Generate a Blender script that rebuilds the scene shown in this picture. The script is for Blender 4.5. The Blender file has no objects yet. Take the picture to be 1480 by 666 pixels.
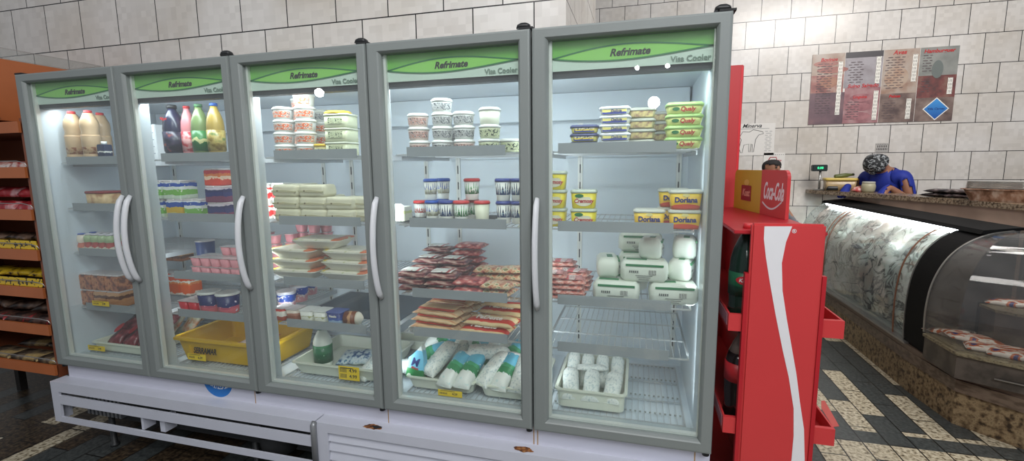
import bpy, bmesh, math, random
from mathutils import Vector, Matrix, noise

random.seed(7)
SC = bpy.context.scene
COL = SC.collection
PI = math.pi

# ------------------------------------------------------------------ camera
FPX = 673.7
YAW, PITCH, ROLL = -.2643, .1352, .0108
CAM = Vector((2.8817, -1.6022, 1.4854))
_f = Vector((math.sin(YAW) * math.cos(PITCH), math.cos(YAW) * math.cos(PITCH), -math.sin(PITCH)))
_r = Vector((math.cos(YAW), -math.sin(YAW), 0))
_d = _f.cross(_r)
RIGHT = math.cos(ROLL) * _r + math.sin(ROLL) * _d
DOWN = -math.sin(ROLL) * _r + math.cos(ROLL) * _d
cam_d = bpy.data.cameras.new('camera')
cam_d.sensor_width = 36
cam_d.lens = FPX / 1480 * 36
cam_d.clip_start = .05
cam = bpy.data.objects.new('camera', cam_d)
COL.objects.link(cam)
M3 = Matrix((RIGHT, -DOWN, -_f)).transposed()
cam.matrix_world = Matrix.Translation(CAM) @ M3.to_4x4()
SC.camera = cam


def at(u, v, y=None, z=None, x=None):
    """point of the photograph's pixel on the plane y, z or x"""
    d = RIGHT * ((u - 740) / FPX) + DOWN * ((v - 333) / FPX) + _f
    if y is not None:
        t = (y - CAM.y) / d.y
    elif z is not None:
        t = (z - CAM.z) / d.z
    else:
        t = (x - CAM.x) / d.x
    return CAM + d * t


# ------------------------------------------------------------------ light
SC.view_settings.view_transform = 'Standard'
SC.view_settings.look = 'None'
SC.view_settings.gamma = 1
SC.view_settings.use_curve_mapping = False
SC.view_settings.exposure = 0
w = bpy.data.worlds.new('world')
SC.world = w
w.use_nodes = True
bg = w.node_tree.nodes['Background']
bg.inputs[0].default_value = (.80, .85, .92, 1)
bg.inputs[1].default_value = .34


def area(name, loc, target, sx, sy, power, color=(1, 1, 1)):
    l = bpy.data.lights.new(name, 'AREA')
    l.shape = 'RECTANGLE'
    l.size, l.size_y, l.energy, l.color = sx, sy, power, color
    o = bpy.data.objects.new(name, l)
    COL.objects.link(o)
    o.location = loc
    o.rotation_euler = (Vector(target) - Vector(loc)).to_track_quat('-Z', 'Y').to_euler()
    return o


def bulb(name, loc, power, rad, color=(1, 1, 1)):
    l = bpy.data.lights.new(name, 'POINT')
    l.energy, l.shadow_soft_size, l.color = power, rad, color
    o = bpy.data.objects.new(name, l)
    COL.objects.link(o)
    o.location = loc


area('ceiling_lamp', (2.5, -1.7, 3.5), (2.5, -.3, 1.2), 2.0, .5, 36, (1, .97, .94))
area('shop_lamp', (5.2, 1.6, 3.7), (5.0, 3.2, 1.6), 1.6, .5, 72, (1, .96, .92))
area('entrance_daylight', (5.2, -4.4, 4.8), (2.8, 0, .8), 3.0, 1.6, 170, (.92, .95, 1))
# lamps that show as reflections in the door glass
for u, v, d_, r_ in ((461, 134, 2.3, .035), (945, 148, 2.3, .045), (921, 98, 2.6, .016), (965, 95, 2.7, .018)):
    p = at(u, v, y=.022)
    d = (p - CAM).normalized()
    d.y = -d.y
    bulb('lamp_bulb', p + d * d_, 7, r_)
# strip lamps inside the cooler
area('cooler_lamp', (1.575, .10, 1.795), (1.575, .42, 1.0), 3.0, .03, 8, (.86, .94, 1))
for i in range(0, 6):
    xs = min(max(i * .63, .075), 3.075)
    if i:
        area('mullion_lamp', (xs, .135, 1.18), (xs, .6, 1.18), .03, 1.15, (0, .9, 1.9, 2.4, 2.5, .6)[i], (.86, .94, 1))


# ------------------------------------------------------------------ materials
def N(nt, t, **kw):
    n = nt.nodes.new(t)
    for k, v in kw.items():
        setattr(n, k, v)
    return n


MATS = {}


def lin(c):
    return tuple(((x / 255 + .055) / 1.055) ** 2.4 if x / 255 > .04045 else x / 255 / 12.92 for x in c[:3]) + (1,)


def base_mat(name):
    m = bpy.data.materials.new(name)
    m.use_nodes = True
    MATS[name] = m
    return m, m.node_tree, m.node_tree.nodes['Principled BSDF']


def mat(name, c, rough=.5, var=.06, scale=30, metal=0, bump=0, trans=0, spec=.5, sub=0):
    """plain surface with a little procedural mottling; c in 0-255 sRGB"""
    if name in MATS:
        return MATS[name]
    m, nt, b = base_mat(name)
    b.inputs['Roughness'].default_value = rough
    b.inputs['Metallic'].default_value = metal
    b.inputs['Specular IOR Level'].default_value = spec
    tc = N(nt, 'ShaderNodeTexCoord')
    nz = N(nt, 'ShaderNodeTexNoise')
    nz.inputs['Scale'].default_value = scale
    nz.inputs['Detail'].default_value = 3
    nt.links.new(tc.outputs['Object'], nz.inputs['Vector'])
    mx = N(nt, 'ShaderNodeMix', data_type='RGBA')
    a = lin(c)
    mx.inputs[6].default_value = tuple(min(1, x * (1 - var)) for x in a[:3]) + (1,)
    mx.inputs[7].default_value = tuple(min(1, x * (1 + var)) for x in a[:3]) + (1,)
    nt.links.new(nz.outputs[0], mx.inputs[0])
    nt.links.new(mx.outputs[2], b.inputs['Base Color'])
    if bump:
        bp_ = N(nt, 'ShaderNodeBump')
        bp_.inputs['Strength'].default_value = bump
        bp_.inputs['Distance'].default_value = .004
        nt.links.new(nz.outputs[0], bp_.inputs['Height'])
        nt.links.new(bp_.outputs[0], b.inputs['Normal'])
    if trans:
        b.inputs['Alpha'].default_value = 1 - trans
    return m


def ramp(nt, stops, interp='CONSTANT'):
    r = N(nt, 'ShaderNodeValToRGB')
    r.color_ramp.interpolation = interp
    e = r.color_ramp.elements
    while len(e) > 1:
        e.remove(e[-1])
    e[0].position, e[0].color = stops[0][0], lin(stops[0][1])
    for p, c in stops[1:]:
        k = e.new(p)
        k.color = lin(c)
    return r


def bands(name, stops, axis='Z', rough=.4, wob=.0, wscale=6, interp='CONSTANT', speck=None, sscale=60, sthr=.6):
    """printed film: colour bands along one generated axis, edges wobbled by noise, optional print specks"""
    if name in MATS:
        return MATS[name]
    m, nt, b = base_mat(name)
    b.inputs['Roughness'].default_value = rough
    tc = N(nt, 'ShaderNodeTexCoord')
    sp = N(nt, 'ShaderNodeSeparateXYZ')
    nt.links.new(tc.outputs['Generated'], sp.inputs[0])
    fac = sp.outputs[axis]
    if wob:
        nz = N(nt, 'ShaderNodeTexNoise')
        nz.inputs['Scale'].default_value = wscale
        nt.links.new(tc.outputs['Generated'], nz.inputs['Vector'])
        ma = N(nt, 'ShaderNodeMath', operation='MULTIPLY_ADD')
        ma.inputs[1].default_value = wob
        nt.links.new(nz.outputs[0], ma.inputs[0])
        sb = N(nt, 'ShaderNodeMath', operation='SUBTRACT')
        sb.inputs[1].default_value = wob * .5
        nt.links.new(fac, sb.inputs[0])
        nt.links.new(sb.outputs[0], ma.inputs[2])
        fac = ma.outputs[0]
    r = ramp(nt, stops, interp)
    nt.links.new(fac, r.inputs[0])
    out = r.outputs[0]
    if speck:
        n2 = N(nt, 'ShaderNodeTexNoise')
        n2.inputs['Scale'].default_value = sscale
        n2.inputs['Detail'].default_value = 1
        nt.links.new(tc.outputs['Object'], n2.inputs['Vector'])
        g = N(nt, 'ShaderNodeMath', operation='GREATER_THAN')
        g.inputs[1].default_value = sthr
        nt.links.new(n2.outputs[0], g.inputs[0])
        mx = N(nt, 'ShaderNodeMix', data_type='RGBA')
        nt.links.new(g.outputs[0], mx.inputs[0])
        nt.links.new(out, mx.inputs[6])
        mx.inputs[7].default_value = lin(speck)
        out = mx.outputs[2]
    nt.links.new(out, b.inputs['Base Color'])
    return m


def blotch(name, stops, scale=20, rough=.4, stretch=(1, 1, 1), detail=2, bump=0):
    """blotchy many-coloured surface (meat, printed film, stone)"""
    if name in MATS:
        return MATS[name]
    m, nt, b = base_mat(name)
    b.inputs['Roughness'].default_value = rough
    tc = N(nt, 'ShaderNodeTexCoord')
    mp = N(nt, 'ShaderNodeMapping')
    mp.inputs['Scale'].default_value = stretch
    nz = N(nt, 'ShaderNodeTexNoise')
    nz.inputs['Scale'].default_value = scale
    nz.inputs['Detail'].default_value = detail
    nt.links.new(tc.outputs['Object'], mp.inputs[0])
    nt.links.new(mp.outputs[0], nz.inputs['Vector'])
    r = ramp(nt, stops, 'LINEAR')
    nt.links.new(nz.outputs[0], r.inputs[0])
    nt.links.new(r.outputs[0], b.inputs['Base Color'])
    if bump:
        bp_ = N(nt, 'ShaderNodeBump')
        bp_.inputs['Strength'].default_value = bump
        bp_.inputs['Distance'].default_value = .004
        nt.links.new(nz.outputs[0], bp_.inputs['Height'])
        nt.links.new(bp_.outputs[0], b.inputs['Normal'])
    return m


def glass(name, tint=(.93, .97, .955), rough=.0, haze=0., refl=1.):
    if name in MATS:
        return MATS[name]
    m = bpy.data.materials.new(name)
    m.use_nodes = True
    MATS[name] = m
    nt = m.node_tree
    nt.nodes.clear()
    o = N(nt, 'ShaderNodeOutputMaterial')
    t = N(nt, 'ShaderNodeBsdfTransparent')
    t.inputs[0].default_value = tint + (1,)
    g = N(nt, 'ShaderNodeBsdfGlossy')
    g.inputs['Roughness'].default_value = rough
    lw = N(nt, 'ShaderNodeLayerWeight')
    lw.inputs[0].default_value = .5
    pw = N(nt, 'ShaderNodeMath', operation='POWER')
    pw.inputs[1].default_value = 5
    nt.links.new(lw.outputs['Facing'], pw.inputs[0])
    fr = N(nt, 'ShaderNodeMath', operation='MULTIPLY_ADD')
    fr.inputs[1].default_value, fr.inputs[2].default_value = .96 * refl, .04 * refl
    nt.links.new(pw.outputs[0], fr.inputs[0])
    mx = N(nt, 'ShaderNodeMixShader')
    nt.links.new(fr.outputs[0], mx.inputs[0])
    nt.links.new(t.outputs[0], mx.inputs[1])
    nt.links.new(g.outputs[0], mx.inputs[2])
    out = mx
    if haze:
        df = N(nt, 'ShaderNodeBsdfDiffuse')
        df.inputs[0].default_value = (.8, .8, .8, 1)
        tc = N(nt, 'ShaderNodeTexCoord')
        nz = N(nt, 'ShaderNodeTexNoise')
        nz.inputs['Scale'].default_value = 7
        nz.inputs['Detail'].default_value = 6
        nt.links.new(tc.outputs['Object'], nz.inputs['Vector'])
        ml = N(nt, 'ShaderNodeMath', operation='MULTIPLY')
        ml.inputs[1].default_value = haze * 2
        nt.links.new(nz.outputs[0], ml.inputs[0])
        m2 = N(nt, 'ShaderNodeMixShader')
        nt.links.new(ml.outputs[0], m2.inputs[0])
        nt.links.new(mx.outputs[0], m2.inputs[1])
        nt.links.new(df.outputs[0], m2.inputs[2])
        out = m2
    nt.links.new(out.outputs[0], o.inputs[0])
    return m


def emit(name, c, s):
    m, nt, b = base_mat(name)
    b.inputs['Base Color'].default_value = lin(c)
    b.inputs['Emission Color'].default_value = lin(c)
    b.inputs['Emission Strength'].default_value = s
    return m


def wall_tile(name, W, H, x0, z0, c1, c2, rough=.25):
    """square-ish ceramic tiles in running bond, dark thin joints, faint small mosaic print"""
    m, nt, b = base_mat(name)
    b.inputs['Roughness'].default_value = rough
    tc = N(nt, 'ShaderNodeTexCoord')
    sp = N(nt, 'ShaderNodeSeparateXYZ')
    nt.links.new(tc.outputs['Object'], sp.inputs[0])
    ad = N(nt, 'ShaderNodeMath', operation='ADD')
    nt.links.new(sp.outputs[0], ad.inputs[0])
    nt.links.new(sp.outputs[1], ad.inputs[1])
    cb = N(nt, 'ShaderNodeCombineXYZ')
    nt.links.new(ad.outputs[0], cb.inputs[0])
    nt.links.new(sp.outputs[2], cb.inputs[1])
    mp = N(nt, 'ShaderNodeMapping')
    mp.inputs['Location'].default_value = (-x0, -z0, 0)
    nt.links.new(cb.outputs[0], mp.inputs[0])
    br = N(nt, 'ShaderNodeTexBrick')
    br.offset = .5
    br.inputs['Scale'].default_value = 1
    br.inputs['Brick Width'].default_value = W
    br.inputs['Row Height'].default_value = H
    br.inputs['Mortar Size'].default_value = .0035
    br.inputs['Mortar Smooth'].default_value = .1
    br.inputs['Color1'].default_value = lin(c1)
    br.inputs['Color2'].default_value = lin(c2)
    br.inputs['Mortar'].default_value = lin((48, 46, 46))
    nt.links.new(mp.outputs[0], br.inputs['Vector'])
    b2 = N(nt, 'ShaderNodeTexBrick')
    b2.offset = 0
    b2.inputs['Scale'].default_value = 1
    b2.inputs['Brick Width'].default_value = W / 8
    b2.inputs['Row Height'].default_value = H / 8
    b2.inputs['Mortar Size'].default_value = 0
    b2.inputs['Color1'].default_value = (1, 1, 1, 1)
    b2.inputs['Color2'].default_value = (.80, .79, .78, 1)
    nt.links.new(mp.outputs[0], b2.inputs['Vector'])
    mx = N(nt, 'ShaderNodeMix', data_type='RGBA', blend_type='MULTIPLY')
    mx.inputs[0].default_value = .55
    nt.links.new(br.outputs[0], mx.inputs[6])
    nt.links.new(b2.outputs[0], mx.inputs[7])
    nz = N(nt, 'ShaderNodeTexNoise')
    nz.inputs['Scale'].default_value = 1.6
    nz.inputs['Detail'].default_value = 5
    nt.links.new(tc.outputs['Object'], nz.inputs['Vector'])
    r = ramp(nt, [(.3, (230, 224, 214)), (.6, (255, 255, 255))], 'LINEAR')
    nt.links.new(nz.outputs[0], r.inputs[0])
    m3 = N(nt, 'ShaderNodeMix', data_type='RGBA', blend_type='MULTIPLY')
    m3.inputs[0].default_value = .8
    nt.links.new(mx.outputs[2], m3.inputs[6])
    nt.links.new(r.outputs[0], m3.inputs[7])
    nt.links.new(m3.outputs[2], b.inputs['Base Color'])
    bp_ = N(nt, 'ShaderNodeBump')
    bp_.inputs['Strength'].default_value = .4
    bp_.inputs['Distance'].default_value = .003
    bp_.invert = True
    nt.links.new(br.outputs[1], bp_.inputs['Height'])
    nt.links.new(bp_.outputs[0], b.inputs['Normal'])
    return m


def floor_mat():
    """slate and speckled granite strips running along y, a slate band across"""
    m, nt, b = base_mat('floor_stone_strips')
    b.inputs['Roughness'].default_value = .32
    tc = N(nt, 'ShaderNodeTexCoord')
    mp = N(nt, 'ShaderNodeMapping')
    mp.inputs['Rotation'].default_value = (0, 0, PI / 2)
    mp.inputs['Location'].default_value = (.02, .045, 0)
    nt.links.new(tc.outputs['Object'], mp.inputs[0])
    br = N(nt, 'ShaderNodeTexBrick')
    br.offset = .5
    br.inputs['Scale'].default_value = 1
    br.inputs['Brick Width'].default_value = .32
    br.inputs['Row Height'].default_value = .125
    br.inputs['Mortar Size'].default_value = .0038
    br.inputs['Color1'].default_value = (0, 0, 0, 1)
    br.inputs['Color2'].default_value = (1, 1, 1, 1)
    br.inputs['Mortar'].default_value = (.5, .5, .5, 1)
    br.inputs['Bias'].default_value = 0
    nt.links.new(mp.outputs[0], br.inputs['Vector'])
    gr = N(nt, 'ShaderNodeTexNoise')
    gr.inputs['Scale'].default_value = 55
    gr.inputs['Detail'].default_value = 5
    nt.links.new(tc.outputs['Object'], gr.inputs['Vector'])
    granite = ramp(nt, [(.34, (90, 78, 60)), (.46, (172, 160, 134)), (.62, (206, 196, 172))], 'LINEAR')
    nt.links.new(gr.outputs[0], granite.inputs[0])
    slate = ramp(nt, [(.3, (46, 50, 50)), (.7, (80, 84, 82))], 'LINEAR')
    nt.links.new(gr.outputs[0], slate.inputs[0])
    cut = N(nt, 'ShaderNodeMath', operation='GREATER_THAN')
    cut.inputs[1].default_value = .42
    nt.links.new(br.outputs[0], cut.inputs[0])
    sp = N(nt, 'ShaderNodeSeparateXYZ')
    nt.links.new(tc.outputs['Object'], sp.inputs[0])
    c1 = N(nt, 'ShaderNodeMath', operation='COMPARE')
    c1.inputs[1].default_value, c1.inputs[2].default_value = 1.195, .062
    nt.links.new(sp.outputs[1], c1.inputs[0])
    c2 = N(nt, 'ShaderNodeMath', operation='SUBTRACT', use_clamp=True)
    nt.links.new(cut.outputs[0], c2.inputs[0])
    nt.links.new(c1.outputs[0], c2.inputs[1])
    # left of the cooler the floor is mostly slate
    lf = N(nt, 'ShaderNodeMath', operation='LESS_THAN')
    lf.inputs[1].default_value = 2.6
    nt.links.new(sp.outputs[0], lf.inputs[0])
    rare = N(nt, 'ShaderNodeMath', operation='LESS_THAN')
    rare.inputs[1].default_value = .93
    nt.links.new(br.outputs[0], rare.inputs[0])
    lr = N(nt, 'ShaderNodeMath', operation='MULTIPLY')
    nt.links.new(lf.outputs[0], lr.inputs[0])
    nt.links.new(rare.outputs[0], lr.inputs[1])
    c3 = N(nt, 'ShaderNodeMath', operation='SUBTRACT', use_clamp=True)
    nt.links.new(c2.outputs[0], c3.inputs[0])
    nt.links.new(lr.outputs[0], c3.inputs[1])
    # one granite strip showing beside the grille
    st = N(nt, 'ShaderNodeMath', operation='COMPARE')
    st.inputs[1].default_value, st.inputs[2].default_value = -.225, .060
    nt.links.new(sp.outputs[0], st.inputs[0])
    c4 = N(nt, 'ShaderNodeMath', operation='ADD', use_clamp=True)
    nt.links.new(c3.outputs[0], c4.inputs[0])
    nt.links.new(st.outputs[0], c4.inputs[1])
    mx = N(nt, 'ShaderNodeMix', data_type='RGBA')
    nt.links.new(c4.outputs[0], mx.inputs[0])
    brown = ramp(nt, [(.34, (24, 20, 16)), (.5, (62, 50, 38)), (.68, (92, 78, 58))], 'LINEAR')
    nt.links.new(gr.outputs[0], brown.inputs[0])
    m0 = N(nt, 'ShaderNodeMix', data_type='RGBA')
    lm = N(nt, 'ShaderNodeMath', operation='MULTIPLY')
    nt.links.new(lf.outputs[0], lm.inputs[0])
    nt.links.new(cut.outputs[0], lm.inputs[1])
    nt.links.new(lm.outputs[0], m0.inputs[0])
    nt.links.new(slate.outputs[0], m0.inputs[6])
    nt.links.new(brown.outputs[0], m0.inputs[7])
    nt.links.new(m0.outputs[2], mx.inputs[6])
    nt.links.new(granite.outputs[0], mx.inputs[7])
    m2 = N(nt, 'ShaderNodeMix', data_type='RGBA')
    nt.links.new(br.outputs[1], m2.inputs[0])
    nt.links.new(mx.outputs[2], m2.inputs[6])
    m2.inputs[7].default_value = lin((20, 19, 18))
    nt.links.new(m2.outputs[2], b.inputs['Base Color'])
    return m


# ------------------------------------------------------------------ mesh helpers
def bx(bm, x0, x1, y0, y1, z0, z1):
    vs = [bm.verts.new(p) for p in ((x0, y0, z0), (x1, y0, z0), (x1, y1, z0), (x0, y1, z0),
                                    (x0, y0, z1), (x1, y0, z1), (x1, y1, z1), (x0, y1, z1))]
    for f in ((0, 3, 2, 1), (4, 5, 6, 7), (0, 1, 5, 4), (1, 2, 6, 5), (2, 3, 7, 6), (3, 0, 4, 7)):
        bm.faces.new([vs[i] for i in f])
    return vs


def box(*a, bev=0):
    bm = bmesh.new()
    bx(bm, *a)
    if bev:
        bmesh.ops.bevel(bm, geom=bm.edges[:], offset=bev, segments=2, affect='EDGES')
    return bm


def rrect(w, d, r, n=4):
    r = max(min(r, w / 2, d / 2), 1e-5)
    pts = []
    for cx, cy, a0 in ((w / 2 - r, -d / 2 + r, -PI / 2), (w / 2 - r, d / 2 - r, 0),
                       (-w / 2 + r, d / 2 - r, PI / 2), (-w / 2 + r, -d / 2 + r, PI)):
        for k in range(n + 1):
            a = a0 + k / n * PI / 2
            pts.append((cx + r * math.cos(a), cy + r * math.sin(a)))
    return pts


def rings(bm, rs, cap0=True, cap1=True, smooth=False):
    vr = [[bm.verts.new(p) for p in r] for r in rs]
    n = len(vr[0])
    fs = []
    for a, b in zip(vr, vr[1:]):
        for i in range(n):
            fs.append(bm.faces.new((a[i], a[(i + 1) % n], b[(i + 1) % n], b[i])))
    if cap0:
        bm.faces.new(vr[0][::-1])
    if cap1:
        bm.faces.new(vr[-1])
    if smooth:
        for f in fs:
            f.smooth = True
    return vr


def loft(secs, n=4, bm=None, smooth=True, cx=0, cy=0, cap0=True, cap1=True):
    """secs: (z, width, depth, corner radius)"""
    bm = bm or bmesh.new()
    rings(bm, [[(cx + x, cy + y, z) for x, y in rrect(w_, d_, r_, n)] for z, w_, d_, r_ in secs], cap0, cap1, smooth)
    return bm


def lathe(prof, n=24, bm=None, cx=0, cy=0, cap0=True, cap1=True):
    bm = bm or bmesh.new()
    rings(bm, [[(cx + r * math.cos(2 * PI * k / n), cy + r * math.sin(2 * PI * k / n), z) for k in range(n)]
               for r, z in prof], cap0, cap1, True)
    return bm


def tube(path, rad, n=8, bm=None):
    bm = bm or bmesh.new()
    path = [Vector(p) for p in path]
    rs = []
    for i, p in enumerate(path):
        t = (path[min(i + 1, len(path) - 1)] - path[max(i - 1, 0)]).normalized()
        a = t.orthogonal() if i == 0 else (rs_a - t * rs_a.dot(t))
        a = a.normalized()
        rs_a = a
        b_ = t.cross(a)
        r = rad[i] if isinstance(rad, (list, tuple)) else rad
        if isinstance(r, tuple):
            r1, r2 = r
        else:
            r1 = r2 = r
        rs.append([p + a * (r1 * math.cos(2 * PI * k / n)) + b_ * (r2 * math.sin(2 * PI * k / n)) for k in range(n)])
    rings(bm, rs, smooth=True)
    return bm


def poly(pts, y0, y1, bm=None):
    """prism: outline in x,z extruded from y0 to y1"""
    bm = bm or bmesh.new()
    rings(bm, [[(x, y0, z) for x, z in pts], [(x, y1, z) for x, z in pts]])
    return bm


def prism_z(pts, z0, z1, bm=None):
    bm = bm or bmesh.new()
    rings(bm, [[(x, y, z0) for x, y in pts], [(x, y, z1) for x, y in pts]])
    return bm


def pouch(L, W, H, seed=0, p=4, wr=.06, crimp=.5, ns=18, nc=16, flat=.0, tip=0):
    """filled film bag lying along x, base at z=0"""
    bm = bmesh.new()
    rs = []
    for i in range(ns + 1):
        s = -1 + 2 * i / ns
        k = max(1 - abs(s) ** p, 0) ** .6
        th = max(H * .5 * k, .0009)
        wd = W * .5 * (1 - .14 * k) * (1 - tip * max(s, 0) ** 5)
        r = []
        for j in range(nc):
            a = 2 * PI * j / nc
            ca, sa = math.cos(a), math.sin(a)
            y = wd * math.copysign(abs(ca) ** .8, ca)
            z = th * math.copysign(abs(sa) ** .8, sa)
            q = noise.noise(Vector((s * 3.1 + seed * 7.3, y * 40, z * 50 + seed)))
            f = 1 + wr * 2 * q
            x = s * L / 2 + crimp * .01 * q * (1 - k)
            r.append((x, y * f, z * f + wr * .01 * q))
        rs.append(r)
    rings(bm, rs, smooth=True)
    bmesh.ops.recalc_face_normals(bm, faces=bm.faces[:])
    zs = min(v.co.z for v in bm.verts)
    zm = zs * (1 - flat)
    for v in bm.verts:
        v.co.z = max(v.co.z, zm) - zm
    return bm


def obj(name, bm, material, parent=None, loc=None, rot=None, **props):
    me = bpy.data.meshes.new(name)
    if isinstance(bm, bmesh.types.BMesh):
        bmesh.ops.recalc_face_normals(bm, faces=bm.faces[:])
        bm.to_mesh(me)
        bm.free()
    else:
        me = bm
    if material and not me.materials:
        me.materials.append(material)
    o = bpy.data.objects.new(name, me)
    COL.objects.link(o)
    if parent:
        o.parent = parent
    if loc:
        o.location = loc
    if rot:
        o.rotation_euler = rot
    for k, v in props.items():
        o[k] = v
    return o


def tag(o, label, cat, group=None):
    o['label'] = label
    o['category'] = cat
    if group:
        o['group'] = group
    return o


def thing(name, label, cat, loc=(0, 0, 0), rot=(0, 0, 0), group=None):
    o = bpy.data.objects.new(name, None)
    o.empty_display_size = .05
    COL.objects.link(o)
    o.location = loc
    o.rotation_euler = rot
    return tag(o, label, cat, group)


def struct(name, bm, m):
    o = obj(name, bm, m)
    o['kind'] = 'structure'
    return o


def dup(root, label, loc, rot=(0, 0, 0), group=None, scale=None):
    r = root.copy()
    COL.objects.link(r)
    r.location = loc
    r.rotation_euler = rot
    r['label'] = label
    if group:
        r['group'] = group
    if scale:
        r.scale = scale
    for ch in list(root.children):
        c = ch.copy()
        COL.objects.link(c)
        c.parent = r
        for g in list(ch.children):
            d = g.copy()
            COL.objects.link(d)
            d.parent = c
    return r


class Kind:
    """first placing moves the prototype itself, later ones copy it"""

    def __init__(self, root):
        self.root, self.used = root, False

    def put(self, label, loc, rot=(0, 0, 0), group=None, scale=None):
        if not self.used:
            self.used = True
            o = self.root
            o.location, o.rotation_euler, o['label'] = loc, rot, label
            if group:
                o['group'] = group
            if scale:
                o.scale = scale
            return o
        return dup(self.root, label, loc, rot, group, scale)


TXT = {}


def text(s, size, m, parent, loc, bold=0, shear=0, rot=(PI / 2, 0, 0), align='CENTER', name='lettering', extr=.0004, sx=1):
    key = (s, size, bold, shear, align, sx, m.name)
    if key not in TXT:
        c = bpy.data.curves.new('lettering', 'FONT')
        c.body = s
        c.size = size
        c.offset = bold
        c.shear = shear
        c.extrude = extr
        c.align_x = align
        c.align_y = 'CENTER'
        c.resolution_u = 3
        t = bpy.data.objects.new('lettering', c)
        COL.objects.link(t)
        dg = bpy.context.evaluated_depsgraph_get()
        dg.update()
        me = bpy.data.meshes.new_from_object(t.evaluated_get(dg))
        bpy.data.objects.remove(t)
        bpy.data.curves.remove(c)
        for v in me.vertices:
            v.co.x *= sx
        me.materials.clear()
        me.materials.append(m)
        TXT[key] = me
    return obj(name, TXT[key], m, parent, loc, rot)


def plate(x0, x1, z0, z1, y, th=.001):
    return box(x0, x1, y - th, y, z0, z1)


def ellipse_plate(cx, cz, a, b_, y, th=.0006, n=24):
    return poly([(cx + a * math.cos(2 * PI * k / n), cz + b_ * math.sin(2 * PI * k / n)) for k in range(n)], y - th, y)


ORD = ['bottom', 'second', 'third', 'fourth', 'fifth']


def level(k, n):
    if n == 1:
        return 'single'
    if k == n - 1:
        return 'topmost'
    return ORD[k]


# ================================================================== STRUCTURE
obj('floor', box(-3.2, 7.5, -3.5, 4.6, -.08, 0), floor_mat())['kind'] = 'structure'
struct('wall_back', box(-3.2, 2.511, .85, 2.45, 0, 3.6),
       wall_tile('near_wall_tiles', .3307, .31, .221 - 10 * .3307, 2.318 - 10 * .31, (226, 221, 214), (219, 213, 206)))
struct('wall_right', box(-3.2, 7.5, 4.4, 4.55, 0, 4.2),
       wall_tile('far_wall_tiles', .296, .2945, 4.414 - 20 * .296, 1.596 - 6 * .2945, (220, 215, 209), (214, 209, 203)))

# ================================================================== COOLER
W = .63
grey_frame = mat('grey_aluminium_frame', (126, 132, 130), .38, .04, 12)
silver = mat('silver_strip', (222, 224, 220), .35, .04, 15, metal=.2)
liner_m = mat('white_liner', (214, 224, 232), .4, .03, 3)
base_white = mat('white_enamel', (208, 208, 220), .35, .04, 4)
post_m = mat('grey_post', (196, 204, 208), .4, .04, 6)
dark_m = mat('dark_gap', (26, 27, 28), .7, .1)
rust_m = blotch('rust', [(.35, (60, 32, 18)), (.55, (140, 84, 40)), (.75, (190, 150, 90))], 60, .9)
wire_m = mat('white_coated_wire', (186, 190, 193), .35, .04, 20, metal=.1)
rail_m = mat('grey_price_rail', (148, 154, 158), .45, .04, 10)
handle_m = mat('pale_grey_plastic', (205, 207, 210), .3, .03, 20)
door_glass = glass('door_glass', (.95, .975, .962), 0, .034)
hdr_green = mat('sign_green', (108, 178, 76), .4, .05, 8)
hdr_lime = mat('sign_lime', (138, 206, 92), .4, .04, 8)
hdr_white = mat('sign_pale', (200, 218, 206), .4, .03, 8)
hdr_line = mat('sign_dark_green', (34, 112, 62), .4, .05)
ink = mat('black_ink', (22, 24, 24), .5, .05)
grey_ink = mat('grey_green_ink', (112, 134, 120), .5, .05)

fridge = thing('display_refrigerator', 'long white five-door upright glass display refrigerator filled with dairy packs',
               'refrigerator', (0, 0, 0))
bm = bmesh.new()
bx(bm, .0, 3.15, .68, .74, .43, 1.93)
bx(bm, .0, .05, .05, .68, .43, 1.93)
bx(bm, 3.10, 3.15, .05, .68, .43, 1.93)
bx(bm, .05, 3.10, .05, .68, 1.825, 1.93)
bx(bm, .05, 3.10, .05, .68, .43, .522)
obj('liner', bm, liner_m, fridge)
obj('ceiling_duct', poly([(.06, 1.70), (3.09, 1.70), (3.09, 1.823), (.06, 1.823)], .62, .678), liner_m, fridge)
obj('base_panel', box(0, 3.15, .0455, .0498, .40, .505, bev=.001), base_white, fridge)
bm = bmesh.new()
for i in range(1, 5):
    bx(bm, i * W - .026, i * W + .026, .05, .125, .522, 1.825)
obj('mullion', bm, post_m, fridge)
bm = bmesh.new()
bx(bm, .05, 3.10, .05, .085, 1.79, 1.823)
obj('header_gasket', bm, mat('dark_gasket', (52, 58, 62), .6), fridge)
obj('front_sill', box(.05, 3.10, .052, .10, .5222, .535), mat('sill_grey', (176, 186, 190), .4), fridge)
slot_m = bands('slot_row', [(k / 26 + .0001 * (k == 0), ((205, 207, 204), (40, 44, 48))[k % 2]) for k in range(26)], 'Z', .4)
# slotted shelf uprights on the back wall
for i in range(0, 6):
    for dx in (-.09, .09):
        xu = i * W + dx
        if not .06 < xu < 3.09:
            continue
        u = obj('shelf_upright', box(xu - .011, xu + .011, .672, .6795, .56, 1.69), silver, fridge)
        obj('slot_row', box(xu - .003, xu + .003, .6708, .6716, .58, 1.66), slot_m, u)


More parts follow.
